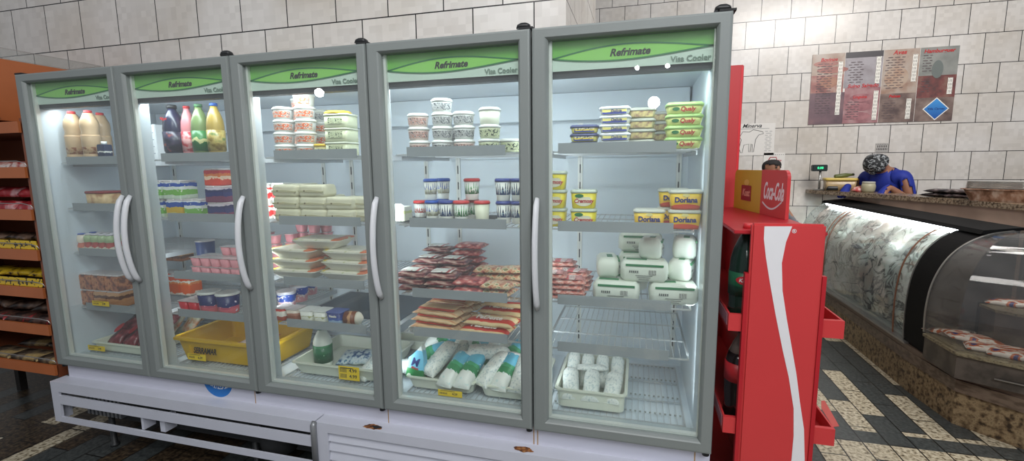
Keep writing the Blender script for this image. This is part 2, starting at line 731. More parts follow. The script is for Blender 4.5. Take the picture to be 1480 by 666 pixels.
def door_frame_bm():
    x0, x1, z0, z1 = .0025, W - .0025, .5, 1.947
    prof = [(0, .044), (0, .008), (.003, .002), (.010, 0), (.044, 0), (.049, .004), (.055, .012), (.055, .044)]
    bm = bmesh.new()
    rs = []
    for ins, y in prof:
        iz = ins * .75
        rs.append([(x0 + ins, y, z0 + ins * .82), (x1 - ins * .8, y, z0 + ins * .82), (x1 - ins * .8, y, z1 - iz), (x0 + ins, y, z1 - iz)])
    vr = rings(bm, rs + [rs[0]][:0], False, False)
    a, b_ = vr[-1], vr[0]
    for i in range(4):
        bm.faces.new((a[i], a[(i + 1) % 4], b_[(i + 1) % 4], b_[i]))
    return bm


def handle_bm(x):
    pts = []
    for k in range(17):
        t = k / 16
        z = 1.375 - .40 * t
        bow = math.sin(PI * t) ** .6
        pts.append((x, -.004 - .046 * bow, z))
    rad = [(.012, .0085)] * 17
    rad[0] = rad[-1] = (.009, .006)
    return tube(pts, rad, 10)


def sign_curves(n=30):
    lo, hi = [], []
    for k in range(n + 1):
        t = k / n
        x = t
        base = .42 + .09 * t
        hi.append((x, base + .30 * math.sin(PI * t ** .92) ** 1.12))
        lo.append((x, base - .21 * math.sin(PI * t ** .85) ** 1.12))
    return lo, hi


def strip_bm(pts, th, y):
    bm = bmesh.new()
    for (xa, za), (xb, zb) in zip(pts, pts[1:]):
        vs = [bm.verts.new(p) for p in ((xa, y, za - th), (xb, y, zb - th), (xb, y, zb + th), (xa, y, za + th),
                                        (xa, y + .0008, za - th), (xb, y + .0008, zb - th), (xb, y + .0008, zb + th), (xa, y + .0008, za + th))]
        for f in ((0, 1, 2, 3), (7, 6, 5, 4), (0, 4, 5, 1), (3, 2, 6, 7)):
            bm.faces.new([vs[q] for q in f])
    return bm


def make_door(i):
    X = i * W
    d = obj('door', door_frame_bm(), grey_frame, fridge, (X, 0, 0))
    ox0, ox1, oz0, oz1 = .0575, W - .0465, .5451, 1.9058
    obj('glass_pane', box(ox0 - .001, ox1 + .001, .022, .027, oz0, oz1), door_glass, d)
    # silver spacer between the panes, seen at the edge
    bm = bmesh.new()
    for a in ((ox0, ox0 + .010, oz0, oz1), (ox1 - .004, ox1, oz0, oz1), (ox0 + .010, ox1 - .004, oz0, oz0 + .008)):
        bx(bm, a[0], a[1], .0275, .0445, a[2], a[3])
    obj('glazing_strip', bm, silver, d)
    sx0, sx1, sz0, sz1 = ox0 + .0101, ox1 - .004, 1.808, 1.9056
    ww, hh = sx1 - sx0, sz1 - sz0
    yb = .0410
    obj('header_sign', box(sx0, sx1, yb, .044, sz0, sz1), hdr_white, d)
    lo, hi = sign_curves()
    L = [(sx0 + x * ww, sz0 + z * hh) for x, z in lo]
    H = [(sx0 + x * ww, sz0 + z * hh) for x, z in hi]
    obj('sign_field', poly(L + [(sx1, sz1), (sx0, sz1)], yb - .0008, yb - .0001), hdr_green, d)
    obj('sign_lens', poly(L + H[::-1], yb - .0018, yb - .001), hdr_lime, d)
    obj('sign_outline', strip_bm(H, .0025, yb - .003), hdr_line, d)
    obj('sign_outline', strip_bm(L, .0025, yb - .003), hdr_line, d)
    text('Refrimate', .0325, ink, d, (sx0 + ww * .50, yb - .0028, sz0 + hh * .49), .0011, .28)
    text('Visa Cooler', .025, grey_ink, d, (sx1 - .006, yb - .0028, sz0 + hh * .15), .0006, 0, align='RIGHT')
    hx = W - .024 if i == 0 else .022
    h = obj('handle', handle_bm(hx), handle_m, d)
    hx2 = .02 if i == 0 else W - .018
    obj('hinge', box(hx2 - .024, hx2 + .024, .006, .05, 1.9475, 1.954), dark_m, d)
    obj('hinge_pin', lathe([(.012, .484), (.012, .4995)], 12, None, hx2, .025), dark_m, d)
    if i:
        obj('hinge_cap', loft([(1.955, .05, .036, .012), (1.966, .045, .03, .012), (1.972, .025, .018, .008)], cx=W - .03, cy=.028),
            mat('black_plastic', (30, 31, 32), .4), d)
    obj('gasket', box(-.004 + .008, .0049 + .006, .044, .0499, .51, 1.94), dark_m, d)
    return d


for i in range(5):
    make_door(i)
# small maker's tag lines on the inside of each sill
for i in range(5):
    obj('sill_mark', box(i * W + .50, i * W + .545, .0505, .0515, .526, .530), ink, fridge)

# lower grille: two panels that stick out under the doors
grille_m = mat('worn_white_steel', (196, 198, 208), .4, .07, 8)
bm = bmesh.new()
bx(bm, -.03, 1.565, -.022, .05, .402, .414)
bx(bm, -.03, 1.565, -.022, -.010, .362, .402)
bx(bm, .02, 1.565, -.022, -.010, .296, .342)
bx(bm, -.03, 1.565, -.022, -.010, .196, .224)
bx(bm, -.03, .02, -.022, -.010, .224, .362)
bx(bm, -.03, -.018, -.010, .05, .196, .402)
bx(bm, 1.545, 1.565, -.022, -.010, .224, .296)
obj('grille_panel', bm, grille_m, fridge)
obj('grille_divider', box(.55, .565, -.008, .05, .224, .30), grille_m, fridge)
obj('grille_divider', box(.66, .69, .0, .06, .224, .30), grille_m, fridge)
bm = bmesh.new()
bx(bm, 1.572, 3.17, -.022, .05, .402, .414)
bx(bm, 1.572, 3.17, -.022, -.010, .372, .402)
bx(bm, 1.572, 1.63, -.022, -.010, .18, .372)
bx(bm, 3.11, 3.17, -.022, -.010, .18, .372)
bx(bm, 1.63, 3.11, -.022, -.010, .18, .20)
for k in range(4):
    z = .204 + k * .043
    rings(bm, [[(1.63, -.018, z), (1.63, -.004, z + .046), (1.63, .0, z + .046), (1.63, -.012, z)],
               [(3.11, -.018, z), (3.11, -.004, z + .046), (3.11, .0, z + .046), (3.11, -.012, z)]])
obj('louvre_panel', bm, grille_m, fridge)
obj('grille_trim', tube([(1.568, -.03, .19), (1.568, -.03, .405), (1.568, -.02, .412)], .013, 8), mat('dull_steel', (150, 152, 154), .35, metal=.6), fridge)
obj('plinth_box', box(.02, 3.13, .11, .70, .17, .43), mat('dark_plinth', (46, 48, 50), .7), fridge)
for xx in (.15, 1.1, 1.57, 2.2, 3.0):
    for yy in (.12, .62):
        obj('leg', lathe([(.022, 0), (.022, .012), (.014, .016), (.014, .17)], 12, None, xx, yy), mat('leg_dark', (36, 37, 38), .5), fridge)
bm = bmesh.new()
for k in range(9):
    bx(bm, .06 + k * .028, .075 + k * .028, .07, .109, .20, .36)
obj('condenser_fin', bm, mat('fin_metal', (150, 154, 160), .4, metal=.6), fridge)
obj('compressor', lathe([(.001, .175), (.075, .18), (.085, .22), (.085, .30), (.06, .34), (.001, .35)], 20, None, 1.28, .09 - .02 + .02), dark_m, fridge, (0, -.0, 0))
# rust stains on the ledge and drips from the hinges
for (u, v, a, b_) in ((534, 621, .048, .020), (754, 655, .045, .018)):
    p = at(u, v, z=.414)
    bm = bmesh.new()
    n = 22
    rng = random.Random(u)
    pts = [(p.x + a * (.65 + .5 * rng.random()) * math.cos(2 * PI * k / n), p.y * 0 + .005 + b_ * (.65 + .5 * rng.random()) * math.sin(2 * PI * k / n)) for k in range(n)]
    prism_z(pts, .4142, .4152, bm)
    obj('rust_stain', bm, rust_m, fridge)
obj('rust_hole', prism_z([(at(541, 621, z=.415).x + .022 * math.cos(k) * (1 + .3 * math.sin(3 * k)), .004 + .010 * math.sin(k)) for k in [q * .7 for q in range(9)]], .4154, .4162), dark_m, fridge)
for xx in (1.20, 1.885, 2.515, 2.53, 3.10):
    obj('rust_drip', box(xx - .002, xx + .002, .0448, .0453, .416, .492), mat('rust_drip', (176, 140, 92), .8), fridge)
# round blue sticker half hidden by the door
p = at(317, 574, y=.0453)
p.z += .058
ytop = .498 - p.z - .028
disc = [(.086 * math.cos(2 * PI * k / 40), min(.086 * math.sin(2 * PI * k / 40), ytop)) for k in range(40)]
disc = [q for i, q in enumerate(disc) if q[1] < ytop - 1e-6 or disc[i - 1][1] < ytop - 1e-6 or disc[(i + 1) % 40][1] < ytop - 1e-6]
st = obj('sticker', prism_z(disc, 0, .0008), mat('sticker_white', (226, 232, 240), .4), fridge, (p.x, .0453, p.z + .028), (PI / 2, 0, 0))
blue_logo = mat('logo_blue', (36, 120, 200), .4)
pts = []
for k in range(25):
    a = PI * 1.0 + k / 24 * PI * 1.05
    pts.append((.086 * math.cos(a), .084 * math.sin(a)))
for k in range(24, -1, -1):
    a = PI * 1.0 + k / 24 * PI * 1.05
    pts.append((.080 * math.cos(a) + .003, .050 * math.sin(a) + .006))
obj('swirl', prism_z(pts, .0009, .0014), blue_logo, st)
text('Enjoy', .046, blue_logo, st, (-.006, -.024, .0014), .0008, .3, rot=(0, 0, 0))

# ------------------------------------------------------------------ shelves
SZ = {1: [1.533, 1.303, 1.073, .785], 2: [1.540, 1.262, .983, .795], 3: [1.541, 1.259, .988, .793], 4: [1.542, 1.262, .972, .806],
      5: [1.543, 1.261, .982, .797]}
FLOOR = .536


def shelf_bm(w_, d_):
    bm = bmesh.new()
    t = .0022
    n = 22
    for k in range(n + 1):
        x = -w_ / 2 + w_ * k / n
        bx(bm, x - t / 2, x + t / 2, 0, d_, -.003, 0)
    for y in (0, d_ * .33, d_ * .66, d_):
        bx(bm, -w_ / 2 - .004, w_ / 2 + .004, y - .0025, y + .0025, -.0085, -.0032)
    for s in (-1, 1):
        bx(bm, s * (w_ / 2 + .003) - .0025, s * (w_ / 2 + .003) + .0025, 0, d_, -.0085, -.0032)
    return bm


SHW = .520
shelf_me = None
SN = ['top', 'second', 'third', 'fourth']
DN = ['first', 'second', 'third', 'fourth', 'fifth']
sh = thing('wire_shelf', '', 'shelf')
obj('wire_grid', shelf_bm(SHW, .55), wire_m, sh)
obj('price_rail', poly([(-.21, -.012), (.195, -.012), (.195, .026), (-.21, .026)], -.012, -.009), rail_m, sh)
obj('shelf_bracket', box(-SHW / 2 - .008, -SHW / 2 - .0065, .05, .56, -.022, .0), wire_m, sh)
obj('shelf_bracket', box(SHW / 2 + .0065, SHW / 2 + .008, .05, .56, -.022, .0), wire_m, sh)
SK = Kind(sh)
for d in range(1, 6):
    for k in range(4):
        SK.put('white wire shelf with grey price rail, %s from top behind %s door from left' % (SN[k] if k else 'highest', DN[d - 1]),
               (d * W - W / 2 + {1: .015, 5: -.026}.get(d, 0), .105, SZ[d][k]), group='wire shelves in the cooler')
fl = thing('floor_rack', '', 'rack')
bm = shelf_bm(SHW, .52)
obj('wire_grid', bm, wire_m, fl)
bm = bmesh.new()
for y in (.06, .2, .36, .5):
    for k in range(28):
        x = -SHW / 2 + SHW * (k + .5) / 28
        bx(bm, x - .004, x + .004, y, y + .006, -.003, .0015)
obj('crimp', bm, mat('dull_wire', (150, 154, 152), .5), fl)
FK = Kind(fl)
for d in range(1, 6):
    FK.put('wire rack on the cooler floor behind the %s door from left' % DN[d - 1], (d * W - W / 2 + {1: .015, 5: -.026}.get(d, 0), .115, FLOOR - .0016), group='floor racks in the cooler')

# ================================================================== PRODUCTS IN THE COOLER
def X(u, v, y):
    return at(u, v, y=y).x


white_pl = mat('white_plastic', (228, 230, 226), .35, .03)
clear_pl = mat('milky_plastic', (204, 206, 202), .3, .04)
red_ink = mat('red_ink', (190, 40, 44), .45)
blue_ink = mat('blue_ink', (28, 44, 120), .45)
green_ink = mat('green_ink', (30, 120, 60), .45)


def rect_tub(name, w_, d_, h, body, lid, lidh=.009, taper=.86, cat='tub', r=.018):
    t = thing(name, '', cat)
    hb = h - lidh
    obj('tub', loft([(0, w_ * taper - .004, d_ * taper - .004, r * .8), (.003, w_ * taper, d_ * taper, r * .8), (hb, w_ - .004, d_ - .004, r)]), body, t)
    obj('lid', loft([(hb - .003, w_, d_, r), (hb + lidh * .55, w_, d_, r), (hb + lidh * .6, w_ - .008, d_ - .008, r * .8), (h, w_ - .010, d_ - .010, r * .8)]), lid, t)
    return t


def face_y(w_, d_, h, taper, z):
    """front face y of a tapered tub at height z, centred at 0"""
    return -(d_ * taper / 2 + (d_ - .004 - d_ * taper) / 2 * z / h) - .0012


# --- fifth door: yellow margarine tubs
cw, cd, chh = .097, .078, .069
t = rect_tub('margarine_tub', cw, cd, chh, mat('tub_yellow', (232, 214, 46), .35, .05), mat('lid_grey_green', (196, 206, 190), .35))
tilt = math.atan((cd - .004 - cd * .86) / 2 / .06)
obj('oval_badge', ellipse_plate(.002, .028, .032, .019, 0), mat('badge_cream', (240, 238, 214), .4), t, (0, face_y(cw, cd, .06, .86, .028) + 0.001, 0), (tilt * 0, 0, 0))
obj('leaf', ellipse_plate(-.014, .047, .016, .007, 0), green_ink, t, (0, face_y(cw, cd, .06, .86, .047), 0))
text('Cremosy', .021, red_ink, t, (.002, face_y(cw, cd, .06, .86, .028) - .0005, .028), .0006, .25, sx=.9)
K = Kind(t)
ys = .155
for n, (u, cnt, where) in enumerate(((801, 3, 'the stack half hidden by the door post'), (844, 2, 'the stack fully in view'))):
    for k in range(cnt):
        K.put('yellow margarine tub with oval badge, %s of %s' % (level(k, cnt), where),
              (X(u, 305, ys), ys, SZ[5][1] + .0004 + k * (chh + .0004)), (0, 0, random.uniform(-.03, .03)), 'yellow oval-badge margarine tubs')
cw, cd, chh = .112, .085, .069
t = rect_tub('margarine_tub', cw, cd, chh, bands('tub_gold', [(0, (206, 92, 40)), (.22, (236, 190, 40)), (.8, (240, 206, 60))], 'Z', .35, .2, 3), mat('lid_silver', (206, 208, 196), .35))
obj('wave_badge', ellipse_plate(0, .012, .046, .008, 0), mat('wave_red', (206, 70, 44)), t, (0, face_y(cw, cd, .06, .86, .012), 0))
text('Doriana', .025, blue_ink, t, (0, face_y(cw, cd, .06, .86, .034) - .0004, .034), .0010, 0, sx=.92)
obj('sun_badge', ellipse_plate(0, .051, .012, .006, 0), mat('sun_pale', (246, 232, 150)), t, (0, face_y(cw, cd, .06, .86, .051), 0))
K = Kind(t)
for u, cnt, y, where in ((938, 1, .16, 'lone tub left of the gold stack'), (989, 2, .16, 'front stack at right'), (972, 2, .26, 'rear stack at right')):
    for k in range(cnt):
        K.put('gold margarine tub with blue lettering, %s of the %s' % (level(k, cnt), where) if cnt > 1 else
              'single gold margarine tub with blue lettering standing left of the gold stacks',
              (X(u, 313, y), y, SZ[5][1] + .0004 + k * (chh + .0004)), (0, 0, random.uniform(-.04, .04)), 'gold margarine tubs')
# --- fifth door, highest shelf: flat tubs
cw, cd, chh = .104, .085, .0300
tA = rect_tub('spread_tub', cw, cd, chh, mat('tub_pale_yellow', (232, 222, 120), .35), mat('lid_navy', (58, 66, 110), .35), .008)
obj('label', plate(-.036, .036, .004, .019, 0), bands('label_yb', [(0, (50, 70, 150)), (.3, (240, 214, 70)), (.7, (240, 236, 214))], 'Z', .4, .3, 4, speck=(60, 60, 110), sscale=160), tA, (0, -.040, 0))
K = Kind(tA)
for k in range(3):
    K.put('flat yellow spread tub with navy lid, %s of the short stack on highest shelf' % level(k, 3), (X(845, 205, .165), .165, SZ[5][0] + .0004 + k * (chh + .0004)), (0, 0, .06 * (k - 1)), 'navy-lidded spread tubs')
tB = rect_tub('spread_tub', .110, cd, chh, mat('tub_white', (226, 226, 218), .35), mat('lid_clear', (216, 222, 226), .25), .008)
obj('label', plate(-.042, .042, .003, .021, 0), bands('label_wb', [(0, (60, 74, 160)), (.34, (236, 226, 130)), (.85, (236, 236, 226))], 'Z', .4, .35, 3), tB, (0, -.041, 0))
text('Delicia', .014, blue_ink, tB, (.006, -.0424, .013), .0004, .2)
K = Kind(tB)
for k in range(5):
    K.put('flat white spread tub with wavy blue label, %s of the five-high stack' % level(k, 5), (X(888, 203, .165) + .003 * (k % 2), .165, SZ[5][0] + .0004 + k * (chh + .0004)), (0, 0, .04 * (k % 3 - 1)), 'wavy-label spread tubs')
tC = rect_tub('spread_tub', .105, .085, .038, mat('tub_dull_beige', (178, 172, 130), .4), mat('lid_dull', (170, 172, 160), .35), .009)
obj('label', plate(-.038, .038, .004, .025, 0), blotch('label_brown', [(.35, (120, 84, 70)), (.6, (196, 180, 120))], 60), tC, (0, -.0402, 0))
K = Kind(tC)
for u, cnt, y, wh in ((926, 4, .25, 'beige stack left of the lime stack'), (950, 4, .40, 'rearmost beige stack on highest shelf')):
    for k in range(cnt):
        K.put('dull beige spread tub, %s of %s' % (level(k, cnt), wh), (X(u, 200, y), y, SZ[5][0] + .0004 + k * .0384), (0, 0, .05 * (k % 2)), 'beige spread tubs')
tD = rect_tub('spread_tub', .124, .09, .0385, mat('tub_lime', (206, 214, 128), .35), mat('lid_lime', (164, 200, 120), .35), .010)
text('Qualy', .020, red_ink, tD, (.008, -.0432, .015), .0006, .2)
obj('leaf', ellipse_plate(-.03, .016, .012, .006, 0), green_ink, tD, (0, -.0422, 0))
K = Kind(tD)
for k in range(4):
    K.put('lime green spread tub with red lettering, %s of the four-high stack' % level(k, 4), (X(987, 200, .165), .165, SZ[5][0] + .0004 + k * .0389), (0, 0, .02 * (k % 2)), 'lime spread tubs')

# --- white wrapped blocks with green stripes, fifth door third shelf
wrap_m = mat('white_wrap', (224, 230, 218), .35, .04, 12, bump=.25)
stripe_m = mat('wrap_green', (36, 122, 72), .4)


def wrapped_block(w_, d_, h):
    t = thing('wrapped_block', '', 'food pack')
    bm = loft([(0, w_ - .03, d_ - .02, .012), (.012, w_ - .004, d_ - .004, .02), (h * .5, w_, d_, .022), (h - .014, w_ - .004, d_ - .004, .02), (h, w_ - .03, d_ - .03, .012)], 4)
    bmesh.ops.subdivide_edges(bm, edges=[e for e in bm.edges if e.calc_length() > .03], cuts=3, use_grid_fill=True)
    for v in bm.verts:
        q = noise.noise(v.co * 38)
        v.co += Vector((q, noise.noise(v.co * 30 + Vector((5, 0, 0))), .0)) * .003
    obj('wrapper', bm, wrap_m, t)
    obj('stripe', box(-w_ * .38, w_ * .40, -d_ / 2 - .0014, -d_ / 2 + .012, h - .019, h - .0115), stripe_m, t)
    obj('stripe', box(-w_ * .38, w_ * .05, -d_ * .2, d_ * .05, h - .002, h + .0012), stripe_m, t)
    yb = -d_ / 2 - .0022
    obj('barcode', plate(.018, .044, h * .38, h * .60, yb, .0006), bands('barcode', [(i / 16, ((30, 32, 32), (220, 224, 214))[i % 2]) for i in range(16)], 'X', .5), t)
    bm = bmesh.new()
    for k in range(5):
        bx(bm, -.052 + k * .007, -.0475 + k * .007, yb, yb + .0006, h * .44, h * .55)
    for k in range(3):
        bx(bm, -.03 + .006 * k, .03 - .006 * k, yb, yb + .0006, h * .30 - k * .007, h * .30 - k * .007 + .002)
    ring = lathe([(.011, 0), (.011, .0006)], 20, bm)
    obj('print', bm, mat('print_grey', (92, 98, 94), .5), t)
    return t


blk = wrapped_block(.172, .105, .077)
K = Kind(blk)
s3 = SZ[5][2] + .0006
bh = .0782
K.put('white wrapped block with green stripe at front left of the bottom layer', (X(891, 424, .175), .175, s3), (0, 0, -.03), 'green-striped wrapped blocks')
K.put('white wrapped block with green stripe at front right of the bottom layer', (X(972, 428, .180), .180, s3), (0, 0, .02))
K.put('white wrapped block lying centred on the two front bottom blocks', (X(931, 395, .19), .19, s3 + bh), (0, 0, -.04))
K.put('white wrapped block lying behind the front left bottom block', (X(905, 400, .36), .36, s3), (0, 0, .05))
K.put('white wrapped block lying behind the front right bottom block', (X(972, 400, .36), .36, s3), (0, 0, -.03))
K.put('white wrapped block on the second layer behind the centred front block', (X(925, 370, .33), .33, s3 + bh), (0, 0, .03))
K.put('white wrapped block on the third layer behind the top end-on block', (X(925, 350, .38), .38, s3 + 2 * bh), (0, 0, .0))
blk2 = wrapped_block(.125, .085, .080)
K2 = Kind(blk2)
K2.put('white wrapped block standing end-on at left of second layer', (X(877, 390, .20), .235, s3 + bh), (0, 0, PI / 2 + .12), 'end-on wrapped blocks')
K2.put('white wrapped block lying end-on atop the centred block', (X(941, 366, .22), .235, s3 + 2 * bh - .002), (0, .05, PI / 2 - .1))
K2.put('white wrapped block end-on at right of second layer, dark green corner', (X(986, 394, .20), .235, s3 + bh), (0, 0, PI / 2 - .25))
K2.put('white wrapped block end-on, topmost at the far right', (X(991, 366, .22), .26, s3 + 2 * bh), (0, 0, PI / 2 - .12))


# --- flat vacuum packs
def flat_pack(name, L, Wd, H, film, seed, label_m=None, lab=None, cat='meat pack'):
    t = thing(name, '', cat)
    obj('film', pouch(L, Wd, H, seed, 6, .07, .5, 16, 16, .55), film, t)
    if label_m:
        a, b_ = lab or (.62, .6)
        bm = bmesh.new()
        n = 6
        g = []
        for i in range(n + 1):
            row = []
            for j in range(n + 1):
                x = (-.5 + i / n) * L * a
                y = (-.5 + j / n) * Wd * b_
                row.append(bm.verts.new((x, y, H * .93 + .0012 * noise.noise(Vector((x * 60, y * 60, seed))) - .3 * H * (abs(2 * y / Wd)) ** 4)))
            g.append(row)
        for i in range(n):
            for j in range(n):
                bm.faces.new((g[i][j], g[i + 1][j], g[i + 1][j + 1], g[i][j + 1])).smooth = True
        ex = bmesh.ops.extrude_face_region(bm, geom=bm.faces[:])
        for v in ex['geom']:
            if isinstance(v, bmesh.types.BMVert):
                v.co.z += .0012
        obj('label', bm, label_m, t)
    return t


saus_red = blotch('sausage_red', [(.34, (170, 70, 62)), (.5, (222, 140, 124)), (.62, (236, 190, 178)), (.75, (240, 226, 216))], 45, .35, (1, 1, 3))
saus_lab = bands('sausage_label', [(0, (226, 214, 208)), (.25, (212, 84, 84)), (.5, (230, 206, 200)), (.75, (222, 150, 146))], 'X', .4, .25, 6, speck=(120, 60, 70), sscale=130)
fp = flat_pack('sausage_pack', .125, .105, .020, saus_red, 2, saus_lab, (.8, .7))
K = Kind(fp)
for u, y, n, wh in ((822, .165, 4, 'front pile at left of third shelf'), (797, .165, 5, 'front pile hidden by the door post'), (832, .30, 4, 'rear pile at left of third shelf'), (812, .40, 5, 'rearmost pile at left of third shelf')):
    for k in range(n):
        K.put('flat pink sausage pack, %s of the %s' % (level(k, n), wh), (X(u, 415, y) + random.uniform(-.006, .006), y, SZ[5][2] + .0004 + k * .0195), (0, 0, random.uniform(-.12, .12)), 'pink sausage packs')


# --- milk bags and trays
def tray(name, label, x0, x1, y0, y1, z0, h, m, flare=.012, th=.004, rim=.008, cat='tray', loc0=True, r=.02):
    cx, cy, w_, d_ = (x0 + x1) / 2, (y0 + y1) / 2, x1 - x0, y1 - y0
    t = thing(name, label, cat, (cx, cy, z0))
    f = flare * 2
    secs = [(0, w_ - f - .006, d_ - f - .006, r), (.004, w_ - f, d_ - f, r), (h - .006, w_ - 2 * rim, d_ - 2 * rim, r), (h - .006, w_, d_, r), (h, w_, d_, r),
            (h, w_ - 2 * rim - 2 * th, d_ - 2 * rim - 2 * th, r), (.009, w_ - f - 2 * th, d_ - f - 2 * th, r)]
    obj('basin', loft(secs, 4, smooth=False), m, t)
    return t


tray_white = mat('tray_white', (226, 230, 214), .35, .04, 10)
FZ = FLOOR + .0012
tray('milk_crate', 'white plastic crate of leaning milk bags on floor behind fifth door', 2.580, 2.862, .125, .50, FZ, .078, tray_white)
milk_white = mat('milk_film', (232, 236, 230), .3, .03, 20)


def milk_bag(seed, m, L=.20, Wd=.088, H=.058, tip=.25):
    t = thing('milk_bag', '', 'milk bag')
    obj('film', pouch(L, Wd, H, seed, 4, .05, .6, 20, 16, .12, tip), m, t)
    return t


bag_print = bands('milk_print', [(0, (232, 236, 230)), (.30, (226, 232, 228)), (.34, (232, 236, 230))], 'X', .3, .1, 3, speck=(192, 206, 206), sscale=110, sthr=.58)
bag_blue = bands('milk_blue', [(0, (234, 238, 232)), (.36, (46, 136, 84)), (.50, (60, 160, 110)), (.58, (92, 178, 206)), (.88, (234, 238, 234))], 'X', .3, .16, 2.4, speck=(210, 230, 226), sscale=55, sthr=.68)
mk = Kind(milk_bag(3, bag_print, .185, .088, .062, .8))
for k in range(4):
    mk.put('white milk bag leaning in the rear row of the crate, %s from left' % ('first', 'second', 'third', 'fourth')[k],
           (2.626 + k * .063, .365, FZ + .050), (0, -.55, PI / 2 + random.uniform(-.06, .06)), 'milk bags in the white crate', (.92, .72, .95))
for k in range(3):
    mk.put('white milk bag leaning in the front row of the crate, %s from left' % ('first', 'second', 'third')[k],
           (2.634 + k * .086, .215, FZ + .046), (0, -.46, PI / 2 + (.12, 0, -.12)[k]), 'milk bags in the white crate', (.84, .86, 1.0))
mk.put('white milk bag lying flat on top between the crate rows', (2.715, .30, FZ + .090), (0, 0, .1), 'milk bags in the white crate', (.7, .6, .4))

tray('milk_tray', 'shallow white tray of jumbled milk bags behind fourth door, left one', 1.925, 2.245, .125, .47, FZ, .056, tray_white, .02)
tray('milk_tray', 'shallow white tray of milk bags behind fourth door, right one', 2.256, 2.53, .125, .47, FZ, .056, tray_white, .02)
mb = Kind(milk_bag(5, bag_blue, .19, .085, .062))
wb = Kind(milk_bag(8, bag_print, .19, .085, .062))
# (kind, u, v, y, z above floor, tilt, turn, words)
jumble = [
    (mb, 625, 512, .30, .060, -.35, .55, 'left tray, pointing right behind the upright bag'),
    (wb, 640, 520, .24, .075, -.55, 1.15, 'left tray, middle, steep with small print'),
    (mb, 662, 533, .20, .055, -.55, 1.2, 'left tray, front, green and blue print'),
    (mb, 683, 535, .20, .055, -.5, 1.35, 'left tray, front right corner'),
    (wb, 600, 530, .24, .016, 0, .2, 'left tray, bottom left under the others'),
    (mb, 644, 490, .40, .090, -.25, .35, 'left tray, rear left top'),
    (wb, 670, 492, .40, .085, -.5, 1.5, 'left tray, rear middle end-on'),
    (mb, 697, 497, .38, .100, -.1, -.5, 'between the trays, rear, blue print'),
    (wb, 706, 512, .28, .100, .1, .25, 'between the trays, folded corner up'),
    (wb, 640, 520, .36, .014, 0, 1.4, 'left tray, bottom rear'),
    (wb, 717, 538, .22, .062, -.55, 1.05, 'right tray, front, small print'),
    (mb, 735, 540, .22, .060, -.6, 1.3, 'right tray, front, green and blue print'),
    (wb, 757, 545, .22, .060, -.6, 1.5, 'right tray, front right edge'),
    (mb, 744, 506, .36, .075, -.4, 1.1, 'right tray, rear, green band'),
    (wb, 730, 500, .42, .060, 0, .4, 'right tray, rear left'),
    (mb, 700, 535, .30, .014, 0, 1.2, 'right tray, bottom layer'),
]
for kd, u, v, y, z, tl_, tn, wd in jumble:
    kd.put('plump milk bag in %s' % wd, (X(u, v, y), y, FZ + .008 + z), (0, tl_, tn), 'milk bags in the shallow trays')
# upright printed bag leaning at the left
lean = thing('milk_bag', 'upright blue milk bag with a large letter M leaning at tray left edge', 'milk bag', (X(599, 545, .15), .165, FZ + .030), (-.22, .12, -.12))
obj('film', poly([(-.045, 0), (.045, 0), (.026, .10), (.004, .148), (-.018, .118), (-.046, .085)], -.016, .016), bands('bag_M', [(0, (44, 130, 70)), (.30, (120, 196, 226)), (.88, (232, 238, 236))], 'Z', .35, .2, 3), lean)
text('M', .05, blue_ink, lean, (-.012, -.0168, .072), .001, .2)
text('Minas', .016, red_ink, lean, (-.008, -.0168, .048), .0003, .2)
obj('tree_print', ellipse_plate(.012, .022, .024, .016, -.0162), green_ink, lean)

# --- fourth door: round deli tubs
def round_tub(name, r, h, body, lid, lab, lidh=.009, taper=.86, cat='tub', lb=(.18, .78), full=1.35):
    t = thing(name, '', cat)
    hb = h - lidh
    obj('tub', lathe([(r * taper - .003, 0), (r * taper, .003), (r - .0015, hb)], 24), body, t)
    obj('lid', lathe([(r + .0005, hb - .004), (r + .001, hb + lidh * .4), (r - .003, hb + lidh * .5), (r - .006, h)], 24), lid, t)
    if lab:
        bm = bmesh.new()
        z0, z1 = hb * lb[0], hb * lb[1]
        rr0 = r * taper + (r - .0015 - r * taper) * z0 / hb
        rr1 = r * taper + (r - .0015 - r * taper) * z1 / hb
        n = 14
        rs = []
        for k in range(n + 1):
            a = -PI / 2 - full + 2 * full * k / n
            c, s = math.cos(a), math.sin(a)
            rs.append([((rr0 + .0002) * c, (rr0 + .0002) * s, z0), ((rr0 + .001) * c, (rr0 + .001) * s, z0), ((rr1 + .001) * c, (rr1 + .001) * s, z1), ((rr1 + .0002) * c, (rr1 + .0002) * s, z1)])
        rings(bm, rs, smooth=False)
        obj('paper_label', bm, lab, t)
    return t


